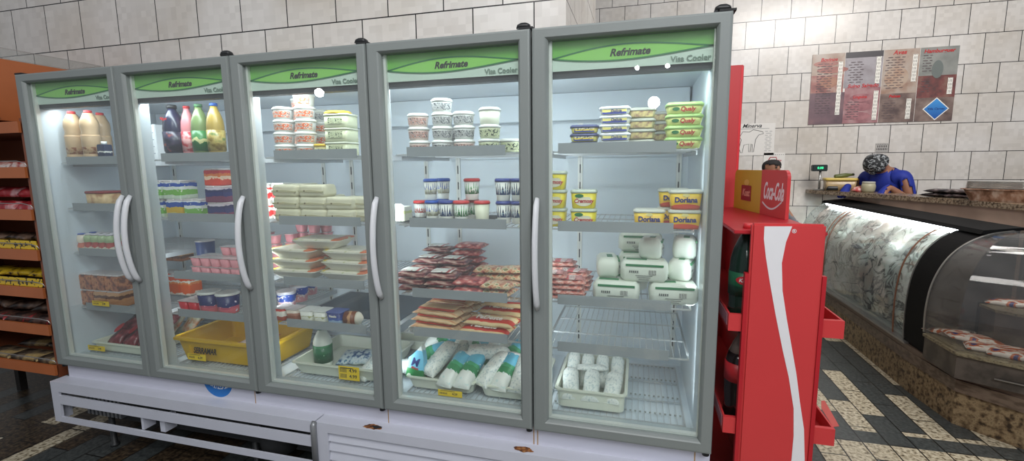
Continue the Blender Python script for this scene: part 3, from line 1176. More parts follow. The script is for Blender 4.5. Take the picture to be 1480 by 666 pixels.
lab_grey = blotch('label_print_grey', [(.40, (70, 74, 80)), (.49, (200, 202, 200)), (.58, (176, 176, 172)), (.66, (110, 114, 120))], 120, .5, (1, 1, 1.6), 1)
lab_org = blotch('label_print_orange', [(.40, (206, 96, 60)), (.50, (230, 170, 140)), (.58, (214, 206, 198)), (.66, (110, 110, 112))], 90, .5, (1, 1, 1.8), 1)
lab_pink = blotch('label_print_pink', [(.38, (110, 100, 100)), (.48, (214, 190, 182)), (.60, (200, 140, 124)), (.68, (120, 100, 96))], 120, .5, (1, 1, 1.6), 1)
lab_green = blotch('label_print_green', [(.38, (70, 78, 64)), (.5, (206, 214, 176)), (.7, (150, 156, 120))], 95, .5, (1, 1, 1.6), 1)
tubk = {
    'g': Kind(round_tub('deli_tub', .0430, .053, clear_pl, white_pl, lab_grey)),
    'p': Kind(round_tub('deli_tub', .0430, .053, mat('tub_rosy', (214, 196, 186), .35), white_pl, lab_pink)),
    'y': Kind(round_tub('deli_tub', .0430, .053, mat('tub_greenish', (206, 212, 178), .35), clear_pl, lab_green)),
    'n': Kind(round_tub('deli_tub', .0430, .064, mat('tub_plain', (222, 226, 206), .35), clear_pl, None)),
    'o': Kind(round_tub('deli_tub', .0450, .053, clear_pl, white_pl, lab_org)),
}
words = {'g': 'with grey printed label', 'p': 'with pink printed label', 'y': 'with greenish contents', 'n': 'without any label', 'o': 'with orange printed label'}


def tub_col(seq, x, y, z, col, shelf, hh=.0534):
    for k, c in enumerate(seq):
        tubk[c].put('round deli tub %s, %s of %s' % (words[c], level(k, len(seq)), col), (x + random.uniform(-.002, .002), y, z), (0, 0, random.uniform(-.25, .25)), shelf)
        z += .0644 if c == 'n' else hh


z = SZ[4][0] + .0005
g4 = 'deli tubs behind the fourth door'
tub_col('ppp', X(606, 207, .165), .165, z, 'leftmost column behind fourth door', g4)
tub_col('gggg', X(640, 207, .165), .165, z, 'tall second column behind fourth door', g4)
tub_col('pgg', X(671, 207, .165), .165, z, 'third column behind fourth door', g4)
tub_col('yyn', X(708, 207, .165), .165, z, 'fourth column behind fourth door', g4)
tub_col('y', X(738, 207, .20), .20, z, 'the right end behind fourth door', g4)
tub_col('gg', X(655, 207, .30), .30, z, 'rear column behind fourth door', g4)

# --- fourth door: drinking-cup style cheese spreads
def cup(name, r, h, body, lid, cat='cup', bandm=None):
    t = thing(name, '', cat)
    obj('cup', lathe([(r * .76, 0), (r * .80, .003), (r * .97, h - .010)], 24), body, t)
    obj('lid', lathe([(r + .001, h - .0125), (r + .0015, h - .004), (r - .001, h - .003), (r - .002, h)], 24), lid, t)
    if bandm:
        a0, a1 = .28, .80
        f = lambda q: r * .80 + r * .17 * q
        bm = bmesh.new()
        n = 18
        rings(bm, [[(f(a) * 1.0 * math.cos(2 * PI * k / n) * s, f(a) * math.sin(2 * PI * k / n) * s, h * a) for k in range(n)] for a, s in ((a0, .99), (a0, 1.015), (a1, 1.015), (a1, .99))], smooth=True)
        obj('sleeve', bm, bandm, t)
    return t


cupw = mat('cup_white', (226, 228, 222), .35)
lid_blue = mat('lid_blue', (36, 84, 176), .35)
lid_dkblue = mat('lid_dark_blue', (40, 60, 140), .35)
lid_red = mat('lid_red', (206, 52, 52), .35)
sl = lambda n, st, sp: bands(n, st, 'Z', .4, .16, 3, speck=sp, sscale=90, sthr=.62)
cups = {
    'blue': Kind(cup('cheese_cup', .029, .088, cupw, lid_blue, bandm=sl('sleeve_blue', [(0, (190, 190, 160)), (.4, (60, 90, 170)), (.75, (40, 60, 140))], (220, 214, 190)))),
    'navy': Kind(cup('cheese_cup', .033, .088, cupw, lid_dkblue, bandm=sl('sleeve_navy', [(0, (60, 90, 140)), (.4, (34, 44, 84)), (.8, (26, 34, 70))], (140, 170, 190)))),
    'green': Kind(cup('cheese_cup', .033, .088, cupw, lid_red, bandm=sl('sleeve_green', [(0, (60, 140, 80)), (.5, (110, 176, 110)), (.8, (60, 130, 80))], (226, 232, 214)))),
    'cream': Kind(cup('cheese_cup', .032, .088, mat('cup_cream', (226, 228, 204), .35), lid_red)),
    'red': Kind(cup('cheese_cup', .030, .075, cupw, lid_red, bandm=sl('sleeve_red', [(0, (214, 80, 70)), (.5, (226, 200, 190)), (.8, (206, 60, 60))], (236, 226, 220)))),
}
z4 = SZ[4][1]
mesh_m = mat('black_mesh', (56, 60, 62), .6, .3, 200)
mt = thing('mesh_mat', 'dark perforated mat under the cheese cups behind fourth door', 'mat', (X(650, 318, .3), .30, z4 + .0002))
bm = bmesh.new()
for k in range(26):
    bx(bm, -.20 + k * .016, -.1955 + k * .016, -.16, .16, 0, .0025)
for k in range(21):
    bx(bm, -.20, .2045, -.16 + k * .016, -.1555 + k * .016, .0005, .002)
obj('mesh', bm, mesh_m, mt)
zc = z4 + .0032
gc = 'cheese cups behind the fourth door'
CH = .0885
for k_, u, y, lv, wd in (
        ('red', 608, .33, 0, 'red-lidded white cheese cup standing rearmost at left'),
        ('blue', 625, .17, 0, 'blue-lidded cheese cup in the bottom row, leftmost'),
        ('navy', 646, .17, 0, 'navy cheese cup in the bottom row, third from left'),
        ('green', 667, .17, 0, 'green cheese cup with red lid in bottom row, left of two'),
        ('green', 682, .25, 0, 'green cheese cup with red lid, right of two and further back'),
        ('cream', 697, .17, 0, 'plain cream cheese cup with red lid in the bottom row'),
        ('blue', 640, .25, 0, 'blue-lidded cheese cup hidden behind the navy one'),
        ('blue', 624, .18, 1, 'blue-lidded cheese cup on the upper row, left of the pair'),
        ('blue', 642, .25, 1, 'blue-lidded cheese cup on the upper row, right of the pair'),
        ('green', 683, .21, 1, 'green cheese cup standing alone on the upper row'),
        ('navy', 729, .165, 0, 'navy cheese cup, lower one at the right end of the mat'),
        ('navy', 728, .165, 1, 'navy cheese cup, upper one at the right end of the mat'),
        ('navy', 750, .165, 0, 'navy cheese cup half behind the door frame, lower one'),
        ('navy', 750, .165, 1, 'navy cheese cup half behind the door frame, upper one')):
    o = cups[k_].put(wd, (X(u, 312, y), y, zc + lv * CH), (0, 0, random.uniform(-1, 1)), gc)
pb = thing('paper_carton', 'small pale carton at the left end of the second shelf, fourth door', 'carton', (X(580, 310, .2), .2, z4 + .0005))
obj('carton', box(-.04, .035, -.035, .035, 0, .062, bev=.003), bands('carton_pale', [(0, (226, 226, 206)), (.5, (206, 214, 150)), (.7, (230, 230, 220))], 'Z', .5, .4, 3), pb)
obj('flap', poly([(-.04, .0622), (.035, .0622), (.02, .075), (-.02, .073)], -.034, -.030), white_pl, pb)

# --- fourth door: cured meat packs
meat_red = blotch('meat_red', [(.33, (96, 24, 30)), (.48, (158, 52, 54)), (.6, (196, 110, 100)), (.74, (226, 190, 176))], 34, .28, (1, 1, 2.5), 3)
meat_dark = blotch('meat_dark', [(.35, (52, 20, 24)), (.5, (120, 40, 44)), (.68, (206, 176, 160))], 30, .28, (.6, 1, 4), 3)
meat_mix = blotch('meat_mix', [(.34, (150, 50, 44)), (.46, (206, 150, 110)), (.56, (226, 206, 170)), (.66, (90, 120, 70)), (.78, (200, 90, 70))], 40, .3, (1, 1, 2), 3)
lab_white = bands('meat_label', [(0, (226, 226, 218)), (.72, (170, 50, 50)), (.9, (226, 220, 214))], 'X', .4, .3, 2, speck=(190, 120, 116), sscale=60, sthr=.66)
mk1 = Kind(flat_pack('cured_meat_pack', .135, .12, .030, meat_dark, 11, lab_white, (.66, .62)))
mk2 = Kind(flat_pack('cured_meat_pack', .140, .12, .034, meat_red, 13))
mk3 = Kind(flat_pack('cured_meat_pack', .130, .12, .030, meat_mix, 17))
z3 = SZ[4][2] + .0005
gm = 'cured meat packs behind the fourth door'
for kd, u, y, n0, n1, hh, wd in (
        (mk1, 601, .18, 0, 3, .029, 'front left pile'), (mk1, 641, .18, 0, 3, .029, 'second front pile'),
        (mk2, 679, .185, 0, 2, .034, 'front middle pile of dark red'), (mk3, 722, .185, 0, 2, .030, 'front right mixed pile'),
        (mk1, 622, .33, 0, 4, .029, 'rear left pile'), (mk1, 662, .33, 0, 4, .029, 'rear second pile'),
        (mk3, 710, .33, 0, 3, .030, 'rear right pile'), (mk3, 744, .34, 0, 3, .030, 'rear pile at the right end'),
        (mk1, 640, .47, 0, 5, .029, 'rearmost left pile'), (mk2, 680, .48, 0, 5, .033, 'rearmost right pile')):
    for k in range(n0, n1):
        what = 'white-labelled' if kd is mk1 else 'deep red' if kd is mk2 else 'mixed red and green'
        kd.put('%s cured meat pack, %s of the %s' % (what, level(k, n1), wd), (X(u, 405, y) + random.uniform(-.008, .008), y + random.uniform(-.008, .008), z3 + k * hh),
               (0, 0, random.uniform(-.15, .15)), gm)

# --- fourth door: long sausage packs and noodle packs
frank = blotch('frank_film', [(.36, (196, 120, 84)), (.5, (222, 186, 140)), (.7, (236, 214, 176))], 30, .3, (.3, 3, 2), 2)
frank_lab = bands('frank_label', [(0, (196, 66, 50)), (.16, (222, 190, 140)), (.84, (196, 66, 50))], 'Y', .4, .06, 5)
past = bands('noodle_film', [(0, (222, 196, 150)), (.12, (206, 66, 54)), (.38, (228, 206, 160)), (.62, (224, 190, 130)), (.74, (206, 70, 56)), (.84, (216, 206, 90)), (.95, (226, 206, 170))], 'Y', .3, .10, 3)
fk = Kind(flat_pack('sausage_pack', .215, .13, .030, frank, 21, frank_lab, (.8, .74)))
t = flat_pack('noodle_pack', .215, .13, .034, past, 25, None)
text('PaDeste', .034, mat('white_ink', (240, 236, 226), .4), t, (0, -.034, .033), .0008, .2, rot=(.32, 0, 0))
nk = Kind(t)
z4b = SZ[4][3] + .0005
for u, y, n, wd in ((634, .19, 3, 'front pile of long sausages'), (652, .34, 4, 'middle pile of long sausages'), (668, .49, 4, 'rear pile of long sausages')):
    for k in range(n):
        fk.put('long beige sausage pack with black print, %s of the %s' % (level(k, n), wd), (X(u, 455, y) + .004 * k, y + .006 * k, z4b + k * .0295), (0, 0, -.12), 'long sausage packs')
for u, y, n, wd in ((704, .185, 2, 'front pile'), (722, .34, 3, 'rear pile')):
    for k in range(n):
        nk.put('red and yellow pasta pack with white lettering, %s of the %s' % (level(k, n), wd), (X(u, 465, y) + .02 * k, y + .012 * k, z4b + k * .0335), (0, 0, -.08), 'pasta packs')
for o in [c for c in COL.objects if c.name.startswith('sausage_pack') and c.parent is None and c.get('group') == 'long sausage packs'][:1]:
    text('ROMANA', .022, ink, o, (.0, -.012, .0312), .0006, .1, rot=(0, 0, 0))
dk = thing('tray_liner', 'dark flat sheet lying on the fourth shelf behind third door', 'sheet', (1.585, .44, SZ[3][3] + .0004))
obj('sheet', box(-.255, .262, -.20, .20, 0, .004, bev=.001), mat('dark_sheet', (54, 66, 76), .35, .15, 12), dk)

# ================================================================== THIRD DOOR
g3 = 'deli tubs behind the third door'
z = SZ[3][0] + .0005
tub_col('oooo', X(413, 214, .165), .165, z, 'left column behind third door', g3)
tub_col('ooooo', X(444, 214, .175), .175, z, 'tall column behind third door', g3)
tub_col('ooooo', X(440, 214, .275), .275, z, 'rear tall column behind third door', g3)
tub_col('ooog', X(466, 212, .30), .30, z, 'rear right column behind third door', g3)
jar = thing('plastic_jar', 'short round tub with yellow lid in front of the rear right column', 'jar', (X(468, 214, .17), .17, z))
obj('jar', lathe([(.034, 0), (.036, .003), (.038, .040)], 22), mat('jar_straw', (214, 204, 150), .3), jar)
obj('lid', lathe([(.041, .0405), (.041, .049), (.038, .051)], 22), mat('lid_yellow', (232, 196, 60), .35), jar)
obj('paper_label', lathe([(.0362, .010), (.0385, .010), (.0388, .030), (.0365, .030)], 22), lab_green, jar)
bxk = rect_tub('storage_jar', .118, .10, .058, mat('jar_cloudy', (204, 208, 176), .25), mat('jar_rim', (206, 210, 190), .3), .006, .95)
obj('label', plate(-.03, .035, .015, .04, 0), lab_green, bxk, (0, -.0512, 0))
K = Kind(bxk)
for k in range(3):
    K.put('cloudy square tub, %s of the stack at right behind third door' % level(k, 3), (X(495, 213, .18), .18, z + k * .0584), (0, 0, .03 * k), 'cloudy square tubs')
yl = thing('tub_cover', 'yellow lid lying on the cloudy square tubs behind third door', 'lid', (X(495, 213, .18) - .012, .18, z + 3 * .0584))
obj('lid', loft([(0, .112, .10, .045), (.007, .112, .10, .045), (.009, .104, .092, .042), (.012, .10, .088, .04)]), MATS['lid_yellow'], yl)

# paper wrapped cheese
cheese = mat('butcher_paper', (220, 216, 190), .6, .06, 14, bump=.5)
t = thing('wrapped_cheese', '', 'wrapped food')
bm = loft([(0, .118, .085, .012), (.010, .132, .098, .02), (.045, .134, .10, .02), (.052, .120, .088, .014)])
bmesh.ops.subdivide_edges(bm, edges=[e for e in bm.edges if e.calc_length() > .03], cuts=4, use_grid_fill=True)
for v in bm.verts:
    v.co += Vector((noise.noise(v.co * 35), noise.noise(v.co * 28 + Vector((3, 1, 0))), noise.noise(v.co * 30 + Vector((0, 9, 0))) * (1 if v.co.z > .03 else 0))) * .004
obj('paper', bm, cheese, t)
obj('fold', poly([(-.06, .020), (.06, .018), (.064, .024), (0, .030), (-.062, .027)], -.0525, -.0475), mat('paper_fold', (186, 180, 146), .6), t)
obj('knot', lathe([(.001, 0), (.004, .001), (.003, .004), (.001, .005)], 8), mat('knot_brown', (110, 96, 70), .7), t, (-.03, -.05, .026), (PI / 2, 0, 0))
K = Kind(t)
z = SZ[3][1] + .0006
for u, y, n, wd in ((424, .17, 3, 'front left pile'), (462, .17, 3, 'front middle pile'), (499, .17, 2, 'front right pile'), (440, .29, 3, 'rear left pile'), (478, .29, 2, 'rear right pile'), (520, .20, 2, 'pile at the door frame')):
    for k in range(n):
        K.put('beige paper-wrapped cheese block, %s of the %s' % (level(k, n), wd), (X(u, 308, y) + random.uniform(-.004, .004), y, z + k * .0535), (0, 0, random.uniform(-.05, .05)), 'paper-wrapped cheese blocks')
ct = thing('dairy_carton', '', 'carton')
obj('carton', box(-.033, .033, -.035, .035, 0, .072, bev=.002), bands('carton_redwhite', [(0, (224, 220, 214)), (.2, (206, 60, 60)), (.5, (228, 222, 216)), (.75, (204, 70, 60)), (.85, (220, 214, 210))], 'Z', .4, .5, 3), ct)
obj('cap_row', box(-.033, .033, -.034, .034, .0722, .082, bev=.003), clear_pl, ct)
K = Kind(ct)
for k in range(2):
    for q, u in enumerate((387, 399)):
        K.put('red and white carton, %s, %s of two beside the cheese piles' % ('lower' if k == 0 else 'upper', 'left' if q == 0 else 'right'), (X(u, 305, .21) + q * .03, .21 + .02 * q, SZ[3][1] + .0006 + k * .0825), (0, 0, 0), 'red and white cartons')

# foam trays
foam = mat('foam_white', (226, 224, 212), .6, .03, 20)
film = bands('tray_film', [(0, (232, 200, 70)), (.12, (226, 222, 206)), (.85, (214, 120, 80))], 'X', .3, .1, 3, speck=(196, 200, 160), sscale=40, sthr=.62)
t = thing('foam_tray', '', 'food tray')
obj('tray', loft([(0, .165, .105, .02), (.004, .175, .115, .02), (.036, .236, .165, .025), (.038, .24, .168, .025), (.040, .23, .158, .025)]), foam, t)
obj('film', loft([(.0402, .234, .162, .025), (.0442, .228, .156, .025), (.047, .19, .12, .02)]), film, t)
K = Kind(t)
z = SZ[3][2] + .0006
x1, x2 = X(438, 398, .21), X(511, 400, .21)
for k in range(3):
    K.put('white foam food tray, %s of the left pile behind third door' % level(k, 3), (x1, .21, z + k * .0475), (0, 0, .05 * (1 - k)), 'white foam trays')
    K.put('white foam food tray, %s of the right pile behind third door' % level(k, 3), (x2 + .01 * (k - 1) - .005, .22, z + k * .0475 + .0005), (0, 0, -.03), 'white foam trays')
K.put('white foam food tray lying across both piles behind third door', (X(470, 362, .215), .215, z + 3 * .0475 + .0012), (0, 0, .06), 'white foam trays')

# pink yoghurt cups
pink = mat('yoghurt_pink', (226, 150, 158), .4, .06, 30)
foil = mat('cup_foil', (214, 206, 206), .3, .05, metal=.3)


def yog(name, body, r=.027, h=.044, lidm=foil):
    t = thing(name, '', 'yoghurt cup')
    obj('cup', loft([(0, r * 1.5, r * 1.5, r * .5), (.003, r * 1.58, r * 1.58, r * .5), (h - .002, r * 1.95, r * 1.95, r * .55)]), body, t)
    obj('foil_lid', loft([(h - .0018, r * 2.06, r * 2.06, r * .3), (h, r * 2.06, r * 2.06, r * .3)]), lidm, t)
    return t


pk = Kind(yog('yoghurt_cup', pink))
z = SZ[3][2] + .0006
for u, y, n, wd in ((400, .30, 4, 'front left column'), (424, .36, 4, 'column second from left'), (391, .38, 4, 'column behind the post'), (440, .42, 5, 'third column'), (458, .40, 5, 'fourth column'), (475, .45, 5, 'fifth column')):
    for k in range(n):
        pk.put('pink yoghurt cup, %s of the %s behind the foam trays' % (level(k, n), wd), (X(u, 380, y), y, z + k * .0444), (0, 0, 0), 'pink yoghurt cups')
# large blue and pink cups on the fourth shelf
big = mat('cup_bluepink', (60, 90, 180), .4)
bigm = bands('big_cup_print', [(0, (224, 160, 170)), (.36, (226, 196, 200)), (.46, (50, 84, 176)), (.86, (214, 214, 222))], 'Z', .35, .25, 2.5, speck=(232, 226, 230), sscale=60, sthr=.64)
lg = thing('yoghurt_pot', '', 'yoghurt pot')
obj('pot', lathe([(.037, 0), (.039, .003), (.046, .088)], 24), bigm, lg)
obj('foil_lid', lathe([(.048, .0882), (.048, .091), (.046, .0915)], 24), foil, lg)
LK = Kind(lg)
z = SZ[3][3] + .0006
for u, y, wd in ((415, .30, 'blue and pink yoghurt pot, nearest of the row on fourth shelf'), (434, .43, 'blue and pink yoghurt pot, middle of the row on fourth shelf'), (449, .56, 'blue and pink yoghurt pot, rearmost of the row on fourth shelf')):
    LK.put(wd, (X(u, 440, y), y, z + (.0042 if 0 else 0)), (0, 0, .4), 'blue and pink yoghurt pots')


# dessert packs along the front of the fourth shelf
def dessert(body, lidm, label, u, wd=.062, rz=0):
    t = thing('dessert_pot', label, 'dessert pot', (X(u, 462, .155), .155, z), (0, 0, rz), 'dessert pots on the fourth shelf')
    obj('pot', loft([(0, wd * .84, .06, .012), (.004, wd * .88, .064, .012), (.058, wd, .075, .014)]), body, t)
    obj('foil_lid', loft([(.0583, wd + .003, .078, .01), (.0603, wd + .003, .078, .01)]), lidm, t)
    return t


b1 = bands('pot_whitered', [(0, (176, 84, 66)), (.35, (232, 226, 216)), (.8, (206, 70, 60))], 'Z', .4, .2, 3)
b2 = bands('pot_brown', [(0, (150, 90, 70)), (.5, (172, 120, 100)), (.7, (224, 210, 196))], 'Z', .4, .3, 3)
b3 = bands('pot_white', [(0, (220, 220, 200)), (.3, (226, 226, 214)), (.5, (170, 170, 120)), (.6, (230, 230, 222))], 'Z', .4, .5, 4)
b4 = bands('pot_blue', [(0, (160, 186, 214)), (.4, (60, 90, 160)), (.6, (40, 60, 130))], 'Z', .4, .3, 3)
dessert(b1, foil, 'white and red dessert pot, leftmost on the fourth shelf front', 411)
dessert(b2, foil, 'brown dessert pot beside the white and red one', 429)
dessert(b3, white_pl, 'white dessert pot with olive print, left of the two', 449, .066)
dessert(b3, white_pl, 'white dessert pot with olive print, right of the two', 468, .062)
o = dessert(b4, mat('foil_blue', (60, 86, 160), .35), 'blue dessert pot left of the brown cone-shaped pot', 489, .074)
text('Nestle', .014, mat('white_ink', (240, 236, 226), .4), o, (0, -.0385, .044), .0004)
cone = thing('dessert_pot', 'brown dessert pot lying on its side with pale pointed end', 'dessert pot', (X(511, 462, .155), .155, z + .031), (0, PI / 2, .1), 'dessert pots on the fourth shelf')
obj('pot', lathe([(.022, -.04), (.030, -.036), (.0305, .02)], 20), bands('pot_choc', [(0, (110, 64, 46)), (.4, (196, 150, 110)), (.6, (130, 76, 54))], 'Z', .4, .5, 3), cone)
obj('tip', lathe([(.0305, .0205), (.024, .032), (.010, .044), (.002, .048)], 20), mat('tip_cream', (226, 220, 204), .4), cone)

# floor of the third door
tray('dairy_tray', 'large shallow white tray with a green-labelled milk bottle behind third door', 1.335, 1.79, .125, .50, FZ, .062, tray_white, .025)
bt = thing('milk_bottle', 'white milk bottle with green label and green cap standing in tray', 'bottle', (X(468, 522, .235), .235, FZ + .0095))
obj('bottle', lathe([(.038, 0), (.042, .004), (.043, .012), (.043, .115), (.040, .132), (.028, .158), (.019, .172), (.018, .180)], 28), mat('milk_bottle_white', (226, 230, 220), .3), bt)
obj('label', lathe([(.0432, .022), (.0440, .022), (.0440, .108), (.0432, .108)], 28), bands('bottle_green_label', [(0, (30, 96, 62)), (.5, (36, 112, 70)), (.9, (60, 140, 90))], 'Z', .35, .3, 3, speck=(140, 196, 150), sscale=70, sthr=.7), bt)
obj('cap', lathe([(.020, .1803), (.020, .196), (.018, .199)], 20), mat('cap_green', (30, 110, 80), .4), bt)
bg_ = thing('milk_bag', 'flat blue-patterned milk bag lying in the tray beside the bottle', 'milk bag', (X(511, 512, .27), .30, FZ + .022), (.25, -.1, .1))
obj('film', pouch(.17, .12, .035, 41, 6, .06), blotch('bag_blue_pattern', [(.36, (50, 90, 140)), (.48, (190, 210, 220)), (.6, (226, 232, 232)), (.7, (90, 140, 170))], 40, .3), bg_)
bg2 = thing('milk_bag', 'white milk bag standing at the right end of the tray', 'milk bag', (X(535, 520, .2), .22, FZ + .014), (0, -.5, 1.2))
obj('film', pouch(.15, .08, .05, 43, 5, .05), bag_print, bg2)
tray('small_tray', 'small pale tray at the rear right behind third door', 1.62, 1.83, .52, .64, FZ, .05, tray_white, .01)

# ================================================================== SECOND DOOR
crate_y = mat('crate_yellow', (216, 172, 24), .4, .05, 8)
cr = thing('dairy_crate', 'yellow plastic crate with black lettering on the cooler floor', 'crate', (.935, .30, FZ))
secs = [(0, .50, .29, .015), (.004, .51, .30, .015), (.112, .552, .342, .02), (.112, .584, .374, .022), (.124, .584, .374, .022), (.124, .540, .330, .02), (.012, .50, .292, .015)]
obj('basin', loft(secs, 4, smooth=False), crate_y, cr)
bm = bmesh.new()
for xx in (-.20, .20):
    bx(bm, xx - .006, xx + .006, -.166, -.150, .012, .108)
obj('rib', bm, crate_y, cr)
obj('corner_lug', box(.258, .286, -.176, -.15, .06, .111, bev=.004), crate_y, cr)
text('SERRAMAR', .040, ink, cr, (-.10, -.1722, .062), .0008, 0, rot=(PI / 2 - .18, 0, 0), sx=.72)
pkm = blotch('packet_redwhite', [(.38, (196, 70, 70)), (.48, (228, 206, 200)), (.6, (230, 226, 218)), (.72, (190, 120, 110))], 30, .35)
pkw = blotch('packet_orange', [(.36, (214, 130, 70)), (.5, (224, 214, 186)), (.64, (214, 222, 200)), (.75, (226, 160, 110))], 22, .35)
K = Kind(flat_pack('food_packet', .19, .13, .03, pkm, 51, None, cat='food packet'))
K.put('red and white food packet lying inside the yellow crate', (.99, .30, FZ + .060), (0, -.15, .2), 'packets in and behind the crate')
K.put('red and white food packet lower inside the yellow crate', (.90, .27, FZ + .018), (0, 0, -.2), 'packets in and behind the crate')
K = Kind(flat_pack('food_packet', .18, .14, .035, pkw, 53, None, cat='food packet'))
for k, (u, y, zz, a, b_) in enumerate(((262, .42, .085, -.95, .9), (283, .43, .095, -.9, 1.2), (312, .55, .12, -.6, .8))):
    K.put('orange and white food packet leaning behind the crate, %s from left' % ('first', 'second', 'third')[k], (X(u, 465, y), y, FZ + zz), (0, a, b_), 'packets in and behind the crate')

z = SZ[2][0] + .0006
wbx = thing('multipack_box', 'white dairy multipack box at left of the highest shelf, second door', 'box', (X(229, 222, .27), .27, z), (0, 0, -.1))
obj('box', box(-.055, .055, -.04, .04, 0, .175, bev=.003), mat('carton_white', (222, 226, 228), .45), wbx)
bm = bmesh.new()
for k in range(4):
    bx(bm, -.03, .042, -.0412, -.0403, .03 + k * .034, .034 + k * .034)
    bx(bm, -.03, -.027, -.0412, -.0403, .02 + k * .034, .046 + k * .034)
obj('print', bm, mat('print_blue_grey', (120, 132, 150), .5), wbx)


def pet(label, u, v, y, zb, s, body, capm, labm, prof=None, g=None, name='yoghurt_bottle', ht=.236):
    t = thing(name, label, 'bottle', (u if u < 10 else X(u, v, y), y, zb), (0, 0, random.uniform(-.3, .3)), g)
    hs = ht / s / .232
    pr = prof or [(.040, 0), (.046, .006), (.048, .02), (.044, .06), (.048, .10), (.050, .14), (.046, .17), (.034, .200), (.021, .222), (.019, .232)]
    obj('bottle', lathe([(a * s, b_ * s * hs) for a, b_ in pr], 24), body, t)
    zt = pr[-1][1] * s * hs
    obj('cap', lathe([(.023 * s, zt + .0003), (.023 * s, zt + .016 * s), (.020 * s, zt + .019 * s)], 20), capm, t)
    if labm:
        obj('label', lathe([(.0485 * s, .034 * s * hs), (.0505 * s, .034 * s * hs), (.0525 * s, .125 * s * hs), (.0505 * s, .125 * s * hs)], 24), labm, t)
    return t


pd = pet('dark grape yoghurt bottle with black cap on the highest shelf', 255, 222, .17, z, .90, mat('bottle_navy', (36, 38, 62), .25, .1), mat('cap_black', (30, 32, 36), .4),
         blotch('label_navy', [(.4, (24, 26, 46)), (.6, (60, 56, 80)), (.72, (170, 80, 60))], 30, .3))
text('Vigor', .018, red_ink, pd, (0, -.0485, .185), .0006, .1)
pet('pink strawberry yoghurt bottle with red cap between dark and green bottles', 276, 222, .19, z, .62, mat('bottle_pink', (220, 140, 146), .3), mat('cap_red', (196, 50, 54), .4),
    blotch('label_pinkred', [(.42, (206, 70, 80)), (.56, (226, 170, 170))], 40, .3))
pet('green-labelled yoghurt bottle with green cap on the highest shelf', 293, 222, .17, z, .74, mat('bottle_greenish', (112, 134, 84), .3), mat('cap_green_dull', (60, 110, 70), .4),
    bands('label_greenwave', [(0, (44, 110, 60)), (.45, (206, 206, 150)), (.6, (60, 130, 70))], 'Z', .3, .5, 2))
pet('olive-coloured yoghurt bottle with blue cap at right of highest shelf', 315, 222, .165, z, .74, mat('bottle_olive', (160, 136, 66), .3), mat('cap_blue', (40, 80, 150), .4),
    blotch('label_olive', [(.4, (130, 108, 44)), (.55, (186, 166, 96)), (.7, (90, 120, 60))], 30, .3))
# yoghurt multipacks on the second shelf
gp = bands('pack_green_blue', [(0, (200, 214, 196)), (.25, (120, 180, 80)), (.55, (226, 230, 224)), (.72, (40, 80, 170)), (.95, (220, 222, 226))], 'Z', .4, .25, 2.4, speck=(220, 226, 206), sscale=60, sthr=.66)
yp = bands('pack_blue_yellow', [(0, (210, 200, 120)), (.3, (214, 176, 60)), (.6, (50, 86, 170)), (.92, (220, 222, 226))], 'Z', .4, .3, 2.4)


def multi(name, w_, d_, h, m, cat='multipack'):
    t = thing(name, '', cat)
    obj('sleeve', box(-w_ / 2, w_ / 2, -d_ / 2, d_ / 2, 0, h - .008, bev=.003), m, t)
    bm = bmesh.new()
    nx = max(2, round(w_ / .05))
    for i in range(nx):
        cxx = -w_ / 2 + w_ * (i + .5) / nx
        loft([(h - .0078, w_ / nx - .003, d_ - .006, .006), (h, w_ / nx - .003, d_ - .006, .006)], 3, bm, cx=cxx)
    obj('foil_lid', bm, foil, t)
    return t


gk = Kind(multi('yoghurt_multipack', .10, .10, .088, gp))
yk = Kind(multi('yoghurt_multipack', .10, .10, .088, yp))
z = SZ[2][1] + .0006
gk.put('green and blue yoghurt multipack, bottom left on second shelf', (X(238, 306, .175), .175, z), (0, 0, .04), 'yoghurt multipacks behind second door')
yk.put('blue and yellow yoghurt multipack, bottom middle on second shelf', (X(266, 306, .175), .175, z), (0, 0, 0), 'yoghurt multipacks behind second door')
gk.put('green and blue yoghurt multipack, bottom right on second shelf', (X(292, 306, .175), .175, z), (0, 0, 0), 'yoghurt multipacks behind second door')
gk.put('green and blue yoghurt multipack, upper left on second shelf', (X(238, 306, .175) + .005, .175, z + .0884), (0, 0, -.05), 'yoghurt multipacks behind second door')
gk.put('green and blue yoghurt multipack, upper right on second shelf', (X(263, 306, .175), .18, z + .0884), (0, 0, .06), 'yoghurt multipacks behind second door')
yk.put('blue and yellow yoghurt multipack in the rear row of second shelf', (X(262, 300, .35), .35, z), (0, 0, 0), 'yoghurt multipacks behind second door')
orb = bands('pack_orange_red', [(0, (206, 70, 50)), (.4, (232, 200, 170)), (.6, (222, 120, 60)), (.8, (196, 50, 60))], 'Z', .4, .6, 3)
dkb = bands('pack_dark_blue', [(0, (120, 60, 90)), (.4, (44, 50, 110)), (.7, (36, 40, 90)), (.9, (210, 200, 210))], 'Z', .4, .4, 3)
ok_ = Kind(multi('yoghurt_multipack', .09, .09, .08, orb))
dk_ = Kind(multi('yoghurt_multipack', .10, .09, .075, dkb))
dk_.put('dark blue yoghurt multipack, bottom one at right of second shelf', (X(324, 306, .165), .165, z), (0, 0, 0), 'dark and red multipacks')
dk_.put('dark blue yoghurt multipack, stacked upper one at right of second shelf', (X(323, 306, .165), .165, z + .0754), (0, 0, .03), 'dark and red multipacks')
ok_.put('red and orange yoghurt multipack on top of the dark blue ones', (X(322, 306, .2), .20, z + .151), (0, 0, .0), 'dark and red multipacks')
ok_.put('red and orange yoghurt multipack left of the dark blue ones', (X(306, 300, .30), .33, z), (0, 0, .0), 'dark and red multipacks')
